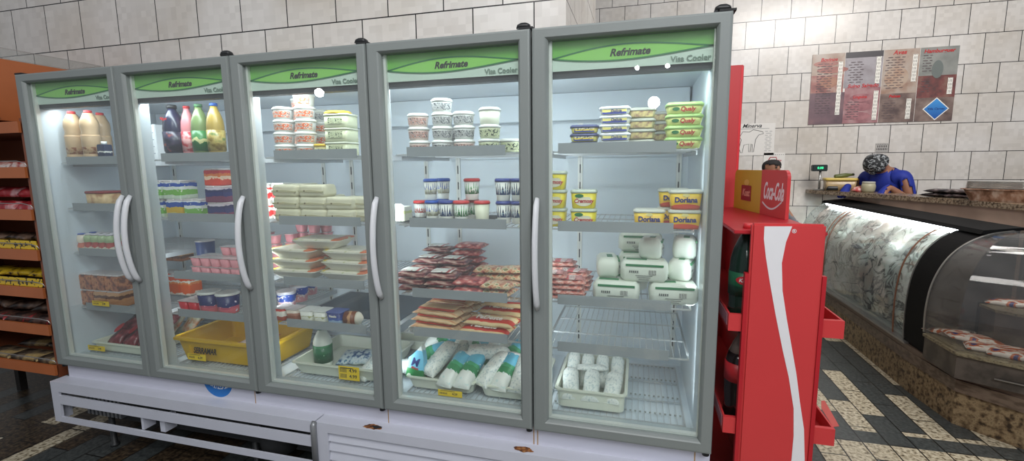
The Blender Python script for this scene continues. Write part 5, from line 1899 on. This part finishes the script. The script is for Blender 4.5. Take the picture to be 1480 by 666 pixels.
for k, (u, v, zz, rz, wd) in enumerate(((1375, 476, .453, .5, 'leftmost on the lower stone step'), (1405, 490, .453, -.1, 'second on the lower stone step'), (1440, 503, .453, -.35, 'third on the lower stone step'),
                                       (1476, 513, .453, -.5, 'rightmost on the lower stone step'), (1432, 430, .657, -.35, 'left on the upper stone step'), (1468, 437, .657, -.45, 'right on the upper stone step'))):
    p = at(u, v + 4, z=zz)
    bd.put('orange and white printed bread bag, %s' % wd, (p.x, p.y, zz + (.0 if k != 1 else .012)), (0, (.12 if k == 1 else 0), rz), 'printed bread bags')

# back bar behind the cases
bb = thing('back_bar', 'granite-topped back bar with pinkish panels behind the cases', 'bar counter')
GF = [(4.72, 4.28), (5.02, 3.5), (5.27, 2.8), (5.42, 1.99)]
GB = [(5.74, 1.99), (5.57, 2.9), (5.32, 3.60), (5.02, 4.385), (4.72, 4.385)]
obj('granite_top', prism_z(GF + GB, 1.160, 1.20), gran, bb)
obj('panel', prism_z([(5.06, 4.28), (5.075, 3.5), (5.30, 2.8), (5.45, 2.0), (5.70, 2.0), (5.54, 2.9), (5.29, 3.6), (5.07, 4.28)], 0.31, 1.1595), blotch('pink_panel', [(.4, (172, 146, 130)), (.55, (198, 170, 152)), (.7, (176, 140, 128))], 2.2, .35, (1, 1, 2)), bb)
obj('panel_trim', box(5.398, 5.418, 2.13, 2.15, .9, 1.1595), mat('trim_brown', (110, 84, 66), .4), bb)


def on_bar(u, off=.15):
    ctr_ = [Vector((x + off * .94, y + off * .30, 1.2005)) for x, y in GF]
    best = None
    for a_, c_ in zip(ctr_, ctr_[1:]):
        for k in range(60):
            p = a_.lerp(c_, k / 60)
            d_ = p - CAM
            uu = 740 + FPX * d_.dot(RIGHT) / d_.dot(_f)
            if best is None or abs(uu - u) < best[0]:
                best = (abs(uu - u), p)
    return best[1]


# scale display on a post
p = at(1160, 277, y=4.25)
ps = thing('price_display', 'small black price display with green digits on a metal post', 'display', (4.79, 4.20, 1.2005))
zt = at(1157, 243, y=4.20).z
obj('post', lathe([(.012, .0), (.012, zt - 1.2 - .035)], 12), steel, ps)
obj('base', box(-.05, .05, -.05, .05, 0, .012, bev=.003), steel, ps)
obj('display_head', box(-.085, .06, -.03, .03, zt - 1.2 - .035, zt - 1.2 + .035, bev=.006), mat('display_dark', (26, 40, 40), .4), ps)
text('0.00', .034, emit('green_digits', (60, 220, 150), 1.2), ps, (-.01, -.0302, zt - 1.2), .0006)

# things on the granite bar
p = on_bar(1212)
bxn = thing('food_box', 'clear food box with yellow lid on the granite bar', 'food box', (p.x, p.y, 1.2005), (0, 0, -.2))
s_ = (at(1237, 250, y=p.y).x - at(1192, 250, y=p.y).x)
obj('box', loft([(0, s_ * .88, .2, .02), (.11, s_ * .95, .23, .02)]), mat('box_amber', (176, 150, 110), .25, .2, 8), bxn)
obj('dark_tray', loft([(.004, s_ * .40, .206, .02), (.05, s_ * .42, .214, .02)], cx=-s_ * .24), mat('tray_black', (26, 26, 28), .4), bxn)
obj('lid', loft([(.1103, s_, .25, .03), (.13, s_, .25, .03), (.134, s_ * .95, .23, .03)]), mat('lid_straw', (214, 186, 90), .35), bxn)
cu = thing('green_bottle', 'olive green bottle lying on the yellow lid of the food box', 'bottle', (p.x + .03, p.y, 1.2005 + .158), (0, PI / 2 - .12, .1))
obj('bottle', lathe([(.014, -.085), (.022, -.08), (.023, .03), (.015, .06), (.012, .085)], 16), mat('bottle_olive_green', (92, 100, 56), .35), cu)
obj('cap', lathe([(.0135, .0852), (.0135, .1), (.011, .102)], 14), mat('cap_dark_olive', (52, 54, 40), .4), cu)
p = on_bar(1246)
mtb = obj('meat_parcel', lump(.17, .10, .075, 90), blotch('parcel_red', [(.38, (170, 60, 60)), (.52, (206, 130, 120)), (.68, (222, 206, 196))], 22, .35), None, (p.x, p.y, 1.2005))
tag(mtb, 'small red and white meat parcel on the granite bar', 'meat')
p = on_bar(1255)
jr = thing('jar', 'beige jar on the granite bar in front of the blue uniform', 'jar', (p.x, p.y, 1.2005))
obj('jar', lathe([(.045, 0), (.056, .02), (.06, .06), (.052, .09)], 20), mat('jar_beige', (166, 160, 132), .4), jr)
obj('lid', lathe([(.054, .0903), (.054, .102), (.05, .105)], 20), mat('jar_lid', (186, 184, 170), .4), jr)
# black packs and foil pans
p = on_bar(1372)
for k in range(2):
    bt_ = obj('black_packet', pouch(.34 - .05 * k, .2, .035, 80 + k, 6, .09), blotch('packet_black', [(.42, (24, 20, 22)), (.58, (70, 58, 58)), (.72, (150, 140, 136))], 20, .25), None, (p.x, p.y, 1.2005 + k * .034), (0, 0, -.8))
    tag(bt_, 'flat dark film packet on the granite bar, %s of two' % ('lower', 'upper')[k], 'packet', 'dark packets')
p = on_bar(1448)
pan = thing('foil_pan', '', 'foil pan')
obj('pan', loft([(0, .30, .21, .03), (.085, .37, .28, .04), (.085, .40, .31, .05), (.091, .40, .31, .05), (.089, .365, .275, .04), (.006, .29, .20, .03)], smooth=False), blotch('foil_amber', [(.38, (120, 84, 62)), (.52, (168, 128, 104)), (.68, (206, 180, 160))], 26, .3, (1, 1, .4), 4, .5), pan)
p1 = pan
pan['label'] = 'amber foil pan on the granite bar at right edge'
pan.location = (p.x, p.y, 1.2005)
pan.rotation_euler = (0, 0, -.9)
pan2 = thing('foil_pan', 'silver foil pans stacked upside down over the amber foil pan', 'foil pan', (p.x + .01, p.y, 1.2925), (0, 0, -.9))
bm = bmesh.new()
secs = []
for k in range(6):
    z = k * .010
    secs += [(z, .37 - k * .002, .28, .05), (z + .004, .375 - k * .002, .285, .05), (z + .005, .36 - k * .002, .27, .05)]
loft(secs, 4, bm, smooth=False)
obj('pan_stack', bm, mat('foil_silver', (190, 190, 186), .3, .15, 40, metal=.6, bump=.4), pan2)

ta = [at(u, v, z=0) for u, v in ((1187, 579), (1192, 579), (1213, 616), (1204, 617), (1187, 590))]
tp = obj('floor_tape', prism_z([(p.x, p.y) for p in ta], .0003, .0012), mat('tape_red', (200, 90, 84), .6))
tag(tp, 'short strip of faded red tape on the tiled floor beside the rack', 'tape')

# ================================================================== WALL POSTERS
paper = mat('poster_paper', (222, 218, 212), .45, .03)
mbd = thing('menu_poster', 'wide butcher price poster with meat pictures on the tiled wall', 'poster', (0, 0, 0))
PZ0, PZ1, PX = 1.918, 2.668, 4.695
PW = 6.022 - 4.695
YB = 4.392
obj('sheet', box(PX, PX + PW, YB, 4.398, PZ0, PZ1), paper, mbd)


def pic(x0, x1, z0, z1, m, lay=1):
    return obj('picture', plate(PX + x0 * PW, PX + x1 * PW, PZ0 + z0 * (PZ1 - PZ0), PZ0 + z1 * (PZ1 - PZ0), YB - .0012 * lay, .0008), m, mbd)


ph = lambda n, st, sc: blotch(n, [(p_, tuple(.60 * q + .40 * g_ for q, g_ in zip(c_, (112, 100, 100)))) for p_, c_ in st], sc * 1.6, .35, (1, 1, 1), 5)
ham = ph('photo_sausage', [(.3, (120, 60, 56)), (.5, (190, 110, 96)), (.65, (214, 170, 150))], 5)
pur = ph('photo_purple', [(.3, (76, 56, 66)), (.5, (112, 82, 92)), (.7, (140, 100, 104))], 4)
pnk = ph('photo_pink', [(.3, (140, 70, 78)), (.5, (190, 124, 128)), (.7, (216, 170, 168))], 6)
gry = ph('photo_grey', [(.3, (150, 144, 148)), (.6, (196, 194, 200))], 5)
chk = ph('photo_chicken', [(.3, (176, 130, 100)), (.5, (214, 190, 166)), (.7, (226, 216, 200))], 4)
brn = ph('photo_brown', [(.3, (70, 54, 50)), (.5, (128, 104, 92)), (.7, (170, 150, 134))], 6)
dkr = ph('photo_burger', [(.3, (60, 40, 38)), (.5, (130, 56, 50)), (.7, (150, 110, 90))], 7)
pgrn = ph('photo_green_grey', [(.3, (130, 140, 132)), (.6, (176, 184, 174))], 4)
pic(0, .235, .70, 1, chk)
pic(0, .235, .45, .70, ham)
pic(0, .25, 0, .45, pur)
pic(.238, .50, .50, 1, gry)
pic(.238, .50, .92, 1, mat('photo_dark', (70, 66, 68), .4), 2)
pic(.25, .50, 0, .50, pnk)
pic(.503, .745, .40, 1, chk)
pic(.503, .745, 0, .40, brn)
pic(.748, 1, .62, 1, pgrn)
pic(.748, 1, .32, .62, dkr)
pic(.748, 1, 0, .32, brn)


def pel(cx, cz, a, b_, m, lay=3):
    return obj('picture', ellipse_plate(PX + cx * PW, PZ0 + cz * (PZ1 - PZ0), a, b_, YB - .0012 * lay), m, mbd)


sau = ph('photo_link', [(.3, (150, 80, 70)), (.6, (206, 120, 100))], 8)
for cx, cz, a, b_ in ((.10, .86, .12, .030), (.15, .77, .15, .034)):
    pel(cx, cz, a, b_, sau)
pel(.13, .60, .09, .06, ph('photo_orange', [(.3, (176, 104, 76)), (.6, (206, 140, 104))], 8))
for k in range(3):
    pel(.37, .36 - k * .13, .10, .042, ph('photo_linkpink', [(.3, (150, 74, 84)), (.6, (206, 130, 134))], 9))
pel(.60, .62, .11, .11, ph('photo_hen', [(.3, (206, 160, 124)), (.6, (226, 200, 170))], 6))
pel(.87, .70, .05, .09, mat('photo_hook', (110, 116, 112), .4))
white_ink = mat('white_ink', (240, 236, 226), .4)
dk_ink = mat('poster_ink', (62, 50, 52), .5)


def dashes(name, c, bw, rh, gap):
    m, nt, b = base_mat(name)
    b.inputs['Base Color'].default_value = lin(c)
    tc = N(nt, 'ShaderNodeTexCoord')
    sp = N(nt, 'ShaderNodeSeparateXYZ')
    cb = N(nt, 'ShaderNodeCombineXYZ')
    nt.links.new(tc.outputs['Object'], sp.inputs[0])
    nt.links.new(sp.outputs[0], cb.inputs[0])
    nt.links.new(sp.outputs[2], cb.inputs[1])
    br = N(nt, 'ShaderNodeTexBrick')
    br.inputs['Scale'].default_value = 1
    br.inputs['Brick Width'].default_value = bw
    br.inputs['Row Height'].default_value = rh
    br.inputs['Mortar Size'].default_value = gap
    br.inputs['Mortar Smooth'].default_value = 0
    nt.links.new(cb.outputs[0], br.inputs['Vector'])
    iv = N(nt, 'ShaderNodeMath', operation='SUBTRACT')
    iv.inputs[0].default_value = 1
    nt.links.new(br.outputs[1], iv.inputs[1])
    nt.links.new(iv.outputs[0], b.inputs['Alpha'])
    return m


line_m = dashes('print_dashes', (92, 78, 80), .062, .026, .0095)
line_w = dashes('price_dashes', (70, 60, 60), .013, .036, .0046)
ys_ = YB - .0052


def lines(x0, x1, z0, z1):
    obj('print_lines', box(PX + x0 * PW, PX + x1 * PW, ys_, ys_ + .0006, PZ0 + z0 * (PZ1 - PZ0), PZ0 + z1 * (PZ1 - PZ0)), line_m, mbd)


def prices(x0, z0, z1):
    a = (PX + x0 * PW, PX + (x0 + .032) * PW)
    c = (PZ0 + z0 * (PZ1 - PZ0), PZ0 + z1 * (PZ1 - PZ0))
    obj('price_strip', box(*a, ys_ - .0008, ys_ - .0002, *c), white_ink, mbd)
    obj('price_print', box(a[0] + .004, a[1] - .004, ys_ - .0016, ys_ - .001, *c), line_w, mbd)


for q in ((.04, .15, .15, .88), (.265, .37, .56, .88), (.265, .36, .06, .32), (.52, .65, .46, .90), (.52, .61, .04, .30), (.77, .83, .66, .90), (.77, .83, .40, .58)):
    lines(*q)
for q in ((.19, .13, .88), (.455, .55, .92), (.455, .04, .45), (.70, .55, .92), (.685, .04, .32), (.945, .36, .58)):
    prices(*q)
for s, cx, cz, sz in (('Bovinos', .12, .915, .05), ('Suino Salgado', .375, .525, .052), ('Aves', .61, .955, .06), ('Linguica', .36, .37, .04), ('Hamburguer', .87, .945, .052), ('Peixes', .60, .36, .04)):
    text(s, sz, red_ink, mbd, (PX + cx * PW, ys_ - .0006, PZ0 + cz * (PZ1 - PZ0)), .0012, .2)
q = .105
cxx, czz = PX + .885 * PW, PZ0 + .165 * (PZ1 - PZ0)
obj('logo_border', poly([(cxx - q - .012, czz), (cxx, czz - q - .012), (cxx + q + .012, czz), (cxx, czz + q + .012)], ys_ - .0008, ys_), white_ink, mbd)
obj('logo_diamond', poly([(cxx - q, czz), (cxx, czz - q), (cxx + q, czz), (cxx, czz + q)], ys_ - .0018, ys_ - .001), bands('logo_blue_fade', [(0, (24, 80, 160)), (1, (70, 150, 214))], 'Z', .4, interp='LINEAR'), mbd)
text('Villa Carnes', .031, mat('logo_text', (30, 60, 120), .4), mbd, (cxx, ys_ - .0020, czz), .0006, .2)
# cattle sheet
a, b_ = at(1070, 179, y=4.392), at(1118, 224, y=4.392)
cs = thing('cattle_poster', 'white sheet with a cattle drawing taped to the tiled wall', 'poster', (0, 0, 0))
obj('sheet', box(a.x - .03, b_.x, 4.392, 4.398, b_.z, a.z + .0), paper, cs)
text('Minerva', .062, ink, cs, ((a.x + b_.x) / 2 - .06, 4.3918, a.z - .028), .0012, .35)
cow = [(0, .0), (.02, .10), (.0, .13), (.03, .19), (.10, .185), (.14, .21), (.19, .20), (.24, .185), (.25, .165), (.20, .15), (.17, .10), (.165, .06), (.155, -.04), (.14, -.04), (.138, .045), (.125, .05), (.12, -.04), (.105, -.04), (.10, .05), (.05, .04), (.035, -.05), (.02, -.05)]
cx0, cz0 = a.x + .0, b_.z + .08
loop = [(cx0 + x, cz0 + z) for x, z in cow]
bm = tube([(x, 4.3914, z) for x, z in loop + [loop[0]]], .0028, 5)
obj('drawing', bm, ink, cs)
obj('print_lines', box(b_.x - .10, b_.x - .03, 4.3912, 4.3918, b_.z + .03, a.z - .08), dashes('pale_dashes', (150, 150, 148), .07, .022, .008), cs)
obj('rule_line', box(a.x, b_.x - .06, 4.3912, 4.3918, a.z - .062, a.z - .056), mat('print_pale', (160, 160, 158), .5), cs)
# map sheet
a, b_ = at(1104, 221, y=4.392), at(1133, 248, y=4.392)
ms = thing('map_poster', 'small white sheet with a red outlined shape on the wall', 'poster', (0, 0, 0))
obj('sheet', box(a.x, b_.x, 4.392, 4.398, b_.z, a.z - .0), paper, ms)
sc_ = (b_.x - a.x)
cxm, czm = (a.x + b_.x) / 2, a.z - .085
shp = [(-.075, -.03), (-.04, .035), (.02, .035), (.03, .0), (.075, .0), (.055, -.035), (.02, -.012), (-.02, -.03)]
obj('outline', tube([(cxm + x, 4.3914, czm + z) for x, z in shp + [shp[0]]], .005, 5), mat('outline_red', (176, 40, 56), .5), ms)
obj('print_lines', box(a.x + .01, b_.x - .01, 4.3912, 4.3918, a.z - .024, a.z - .010), dashes('heading_dashes', (40, 40, 44), .02, .05, .005), ms)
# small vent in a tile
a, b_ = at(1266, 207, y=4.395), at(1283, 219, y=4.395)
vt = thing('wall_vent', 'small grey slotted vent plate set in the tiled wall', 'vent', (0, 0, 0))
obj('plate', box(a.x, b_.x, 4.393, 4.399, b_.z, a.z, bev=.001), mat('vent_grey', (176, 172, 166), .5), vt)
obj('slots', box(a.x + .008, b_.x - .008, 4.3918, 4.3928, b_.z + .008, a.z - .008), dashes('vent_slots', (70, 62, 62), .016, .03, .004), vt)

# ================================================================== LEFT BAKERY RACK
wood = mat('orange_wood', (172, 96, 52), .45, .18, 5)
wood_d = mat('brown_wood', (122, 66, 40), .5, .2, 5)
br_ = thing('snack_rack', 'orange-brown wooden snack rack beside the left end of cooler', 'shelf')
RX0, RX1, RY0, RY1 = -1.25, -.075, .03, .50
obj('side_panel', box(RX1 - .022, RX1, RY0 + .02, RY1, .40, 1.752), wood_d, br_)
obj('side_panel', box(RX0, RX0 + .022, RY0 + .02, RY1, .40, 1.752), wood_d, br_)
obj('back_board', box(RX0 + .023, RX1 - .023, RY1 - .02, RY1, .40, 1.752), wood_d, br_)
RZ = [1.735, 1.512, 1.298, 1.090, .890, .690, .470]
for k, z in enumerate(RZ):
    s = obj('shelf_board', box(RX0 + .023, RX1 - .023, RY0 + .012, RY1 - .021, z - .05, z - .03), wood_d, br_)
    obj('shelf_edge', box(RX0 + .0, RX1, RY0, RY0 + .0115, z - .055, z), wood, br_)
    if k:
        obj('wire_guard', tube([(RX0, RY0 + .006, z + .03), (RX1 - .06, RY0 + .006, z + .03), (RX1 - .02, RY0 + .015, z + .02), (RX1 - .012, RY0 + .03, z - .02)], .0025, 6), steel, br_)
obj('header_box', box(-1.25, -.30, .06, .80, 1.7525, 2.066), wood, br_)
for xx in (RX0 + .05, RX1 - .07):
    obj('leg', box(xx - .02, xx + .02, RY1 - .06, RY1 - .02, 0, .40), mat('kick_dark', (30, 24, 20), .7), br_)
gl = obj('glass_rim', box(-.312, -.300, .0, .62, 2.0665, 2.125, bev=.004), glass('rim_glass', (.80, .80, .78), .02, .12), br_)
obj('glass_rim', box(-1.25, -.313, .60, .612, 2.0665, 2.125, bev=.004), MATS['rim_glass'], br_)
sgn = thing('shelf_sign', 'dark triangular sign with yellow edge above the snack rack', 'sign', (-.36, .045, 1.765))
obj('board', poly([(-.3, -.01), (.135, -.01), (.03, .09), (-.3, .095)], -.004, .004), mat('sign_dark', (30, 26, 24), .4), sgn)
obj('edge', poly([(-.3, .005), (.098, .005), (.062, .04), (-.3, .045)], -.006, -.0045), mat('sign_amber', (196, 140, 40), .4), sgn)
sm1 = blotch('snack_red_white', [(.38, (150, 40, 40)), (.5, (196, 150, 140)), (.64, (206, 196, 190)), (.74, (60, 40, 40))], 18, .3)
sm2 = blotch('snack_red', [(.36, (110, 24, 30)), (.52, (176, 44, 50)), (.66, (206, 160, 160))], 14, .3)
sm3 = blotch('snack_yellow', [(.36, (60, 46, 30)), (.44, (206, 166, 30)), (.62, (226, 190, 50)), (.74, (90, 70, 30))], 20, .35)
sm4 = blotch('snack_dark', [(.40, (36, 28, 24)), (.55, (82, 62, 50)), (.68, (130, 106, 90))], 18, .35)
sm5 = blotch('snack_dark_red', [(.40, (36, 26, 24)), (.52, (90, 60, 50)), (.6, (60, 44, 38)), (.7, (176, 46, 52))], 14, .35)
sm6 = blotch('snack_tan', [(.38, (50, 42, 36)), (.5, (110, 96, 80)), (.62, (176, 150, 100)), (.74, (90, 80, 70))], 14, .3)
wordn = ['front right', 'front middle', 'front left', 'rear right', 'rear middle', 'rear left']
SHN = ['highest', 'second', 'third', 'fourth', 'fifth', 'lowest']
for k, (m, L, H, nm) in enumerate(((sm1, .20, .085, 'red and white'), (sm2, .17, .09, 'red'), (sm3, .17, .06, 'yellow'), (sm4, .20, .06, 'dark brown'), (sm5, .20, .07, 'dark and red'), (sm6, .24, .05, 'tan and grey'))):
    z = RZ[k + 1] - .0298
    kd = Kind(flat_pack('snack_bag', L, .13, H, m, 100 + k, None, cat='snack bag'))
    for q in range(6):
        x = RX1 - .13 - (q % 3) * (L * .5 + .09)
        y = RY0 + .11 + (q // 3) * .17
        kd.put('%s snack bag on the %s rack shelf, %s' % (nm, SHN[k], wordn[q]), (x, y, z), (0, 0, PI / 2 * 0 + random.uniform(-.2, .2)), '%s snack bags' % nm)
    if k in (1, 2, 3, 4):
        kd2 = Kind(flat_pack('snack_bag', L, .12, H * .8, (sm4, sm2, sm4, sm3, sm4)[k], 120 + k, None, cat='snack bag'))
        for q in range(3):
            kd2.put('%s snack bag lying on top of the %s shelf row, %s' % (('dark', 'red', 'dark brown', 'yellow', 'dark')[k], SHN[k], ('right', 'middle', 'left')[q]),
                    (RX1 - .15 - q * (L * .5 + .09), RY0 + .15, z + H * .96), (0, 0, random.uniform(-.4, .4)), 'snack bags on top of %s row' % SHN[k])
oval = mat('oval_white', (206, 190, 186), .4)
band_y = mat('edge_strip_yellow', (214, 176, 40), .4)
for z in (RZ[3], RZ[4]):
    s_ = obj('price_strip', box(RX0 + .05, RX1 - .02, RY0 + .013, RY0 + .0155, z + .001, z + .045), bands('strip_yellow_%d' % int(z * 100), [(0, (214, 180, 40)), (1, (214, 180, 40))], 'X', .4, speck=(60, 50, 30), sscale=50, sthr=.58), br_)

# ================================================================== PEOPLE
skin = mat('skin', (150, 104, 80), .5, .06, 14)
hair_m = mat('short_dark_hair', (34, 30, 30), .8, .3, 120)


def skin_mesh(verts, edges, radii, sub=2):
    me = bpy.data.meshes.new('body')
    me.from_pydata(verts, edges, [])
    o = bpy.data.objects.new('body', me)
    COL.objects.link(o)
    m = o.modifiers.new('s', 'SKIN')
    o.modifiers.new('b', 'SUBSURF').levels = sub
    for d_, r in zip(me.skin_vertices[0].data, radii):
        d_.radius = r if isinstance(r, tuple) else (r, r)
    me.skin_vertices[0].data[0].use_root = True
    dg = bpy.context.evaluated_depsgraph_get()
    dg.update()
    out = bpy.data.meshes.new_from_object(o.evaluated_get(dg))
    bpy.data.objects.remove(o)
    for p_ in out.polygons:
        p_.use_smooth = True
    out.materials.clear()
    return out


def figure(name, label, loc, rz, bend, head_pitch, shirt_m, scale=1.0, arm=.06):
    """standing figure, x right, -y front; bend leans the trunk forward, head_pitch nods the head"""
    t = thing(name, label, 'person', loc, (0, 0, rz))
    t.scale = (scale,) * 3
    V, E_, R_ = [], [], []

    def add(p_, r, par=None):
        V.append(p_)
        R_.append(r)
        if par is not None:
            E_.append((par, len(V) - 1))
        return len(V) - 1

    cb, sb = math.cos(bend), math.sin(bend)
    up = lambda h, x=0, f=0: (x, -(h * sb) - f * cb, .95 + h * cb - f * sb)
    root = add((0, 0, .95), (.15, .11))
    sp = add(up(.18), (.14, .10), root)
    ch = add(up(.38), (.16, .11), sp)
    nk = add(up(.53), (.055, .055), ch)
    hb, hs = math.cos(bend + head_pitch), math.sin(bend + head_pitch)
    n0 = Vector(V[nk])
    hd = lambda h, f=0, x=0: tuple(n0 + Vector((x, -h * hs - f * hb, h * hb - f * hs)))
    jaw = add(hd(.07, .015), (.062, .068), nk)
    eye = add(hd(.15, .01), (.076, .092), jaw)
    crown = add(hd(.215, -.005), (.066, .078), eye)
    nose = add(hd(.125, .105), (.013, .013), eye)
    for s in (-1, 1):
        add(hd(.13, -.01, s * .082), (.010, .022), eye)
        a = add(up(.46, s * .19), (.062, .058), ch)
        e_ = add(up(.20, s * .25, .06), (.046, .044), a)
        w_ = add(up(arm, s * .20, .26), (.030, .026), e_)
        p_ = add(up(arm - .03, s * .185, .33), (.036, .018), w_)
        for q, dx in enumerate((-.030, -.010, .010, .028)):
            k1 = add(up(arm - .045, s * .185 + dx * 1.05, .375 + .006 * (q in (1, 2))), (.0095, .0085), p_)
            add(up(arm - .072, s * .185 + dx * 1.2, .405 + .010 * (q in (1, 2))), (.008, .0075), k1)
        add(up(arm - .06, s * .15, .345), (.010, .009), p_)
        h_ = add((s * .10, 0, .86), (.095, .095), root)
        k_ = add((s * .11, -.015, .48), (.062, .062), h_)
        an = add((s * .115, .01, .09), (.042, .042), k_)
        add((s * .12, -.13, .035), (.038, .030), an)
    me = skin_mesh(V, E_, R_)
    body = obj('body', me, skin, t)

    def cover(nm, test, m, off):
        src = bmesh.new()
        src.from_mesh(body.data)
        src.normal_update()
        dele = [f for f in src.faces if not test(f.calc_center_median())]
        bmesh.ops.delete(src, geom=dele, context='FACES')
        for v in src.verts:
            v.co += v.normal * off
        ex = bmesh.ops.extrude_face_region(src, geom=src.faces[:])
        for v in ex['geom']:
            if isinstance(v, bmesh.types.BMVert):
                v.co += v.normal * .004
        for f in src.faces:
            f.smooth = True
        return obj(nm, src, m, t)

    inv = lambda c: ((-(c.y) * sb + (c.z - .95) * cb), (-(c.y) * cb - (c.z - .95) * sb))
    hin = lambda c: (-(c.y - n0.y) * hs + (c.z - n0.z) * hb, -(c.y - n0.y) * hb - (c.z - n0.z) * hs)
    cover('shirt', lambda c: -.05 < inv(c)[0] < .50 and (abs(c.x) < .205 or inv(c)[1] < .05), shirt_m, .007)
    cover('trousers', lambda c: c.z < .93 and c.z > .10 and abs(c.x) < .19 and c.y > -.12, mat('trousers_dark', (40, 42, 54), .7), .006)
    cover('shoe', lambda c: c.z <= .10, mat('shoe_black', (28, 28, 30), .5), .006)
    # face
    for s in (-1, 1):
        bm = bmesh.new()
        bmesh.ops.create_uvsphere(bm, u_segments=12, v_segments=8, radius=.011)
        obj('eye', bm, mat('eye_dark', (40, 34, 32), .3), t, hd(.150, .086, s * .031))
    obj('mouth', tube([hd(.068, .078, -.022), hd(.066, .086, 0), hd(.068, .078, .022)], .005, 6), mat('lip', (140, 84, 76), .5), t)
    return t, cover, hin, hd


pp = at(1106, 241, y=3.55)
t, cover, hin, hd = figure('person', 'person with short dark hair behind the red sign, only head visible', (pp.x, 3.55, 0), .7, .08, .10, mat('shirt_grey', (110, 112, 118), .8), .905)
cover('hair', lambda c: hin(c)[0] > .165 or (hin(c)[0] > .09 and hin(c)[1] < -.005 and abs(c.x) < .10 and hin(c)[0] < .4 and c.z > 1.3), hair_m, .004)
P1 = t
pp = at(1288, 245, y=4.06)
uni = mat('uniform_blue', (24, 44, 140), .7, .1)
t, cover, hin, hd = figure('person', 'person in blue uniform and patterned black cap bending over behind the bar', (pp.x + .02, 4.06, 0), -.95, .30, .85, uni, .985, .42)
capm = blotch('cap_pattern', [(.44, (24, 26, 28)), (.52, (40, 42, 44)), (.56, (190, 194, 196)), (.60, (30, 32, 34))], 26, .7, (1, 1, 1.6), 3)
cover('cap', lambda c: (hin(c)[0] > .125 and abs(c.x) < .12 and c.z > 1.2 and -.13 < hin(c)[1] < .13 and hin(c)[0] < .27), capm, .022)
P2 = t
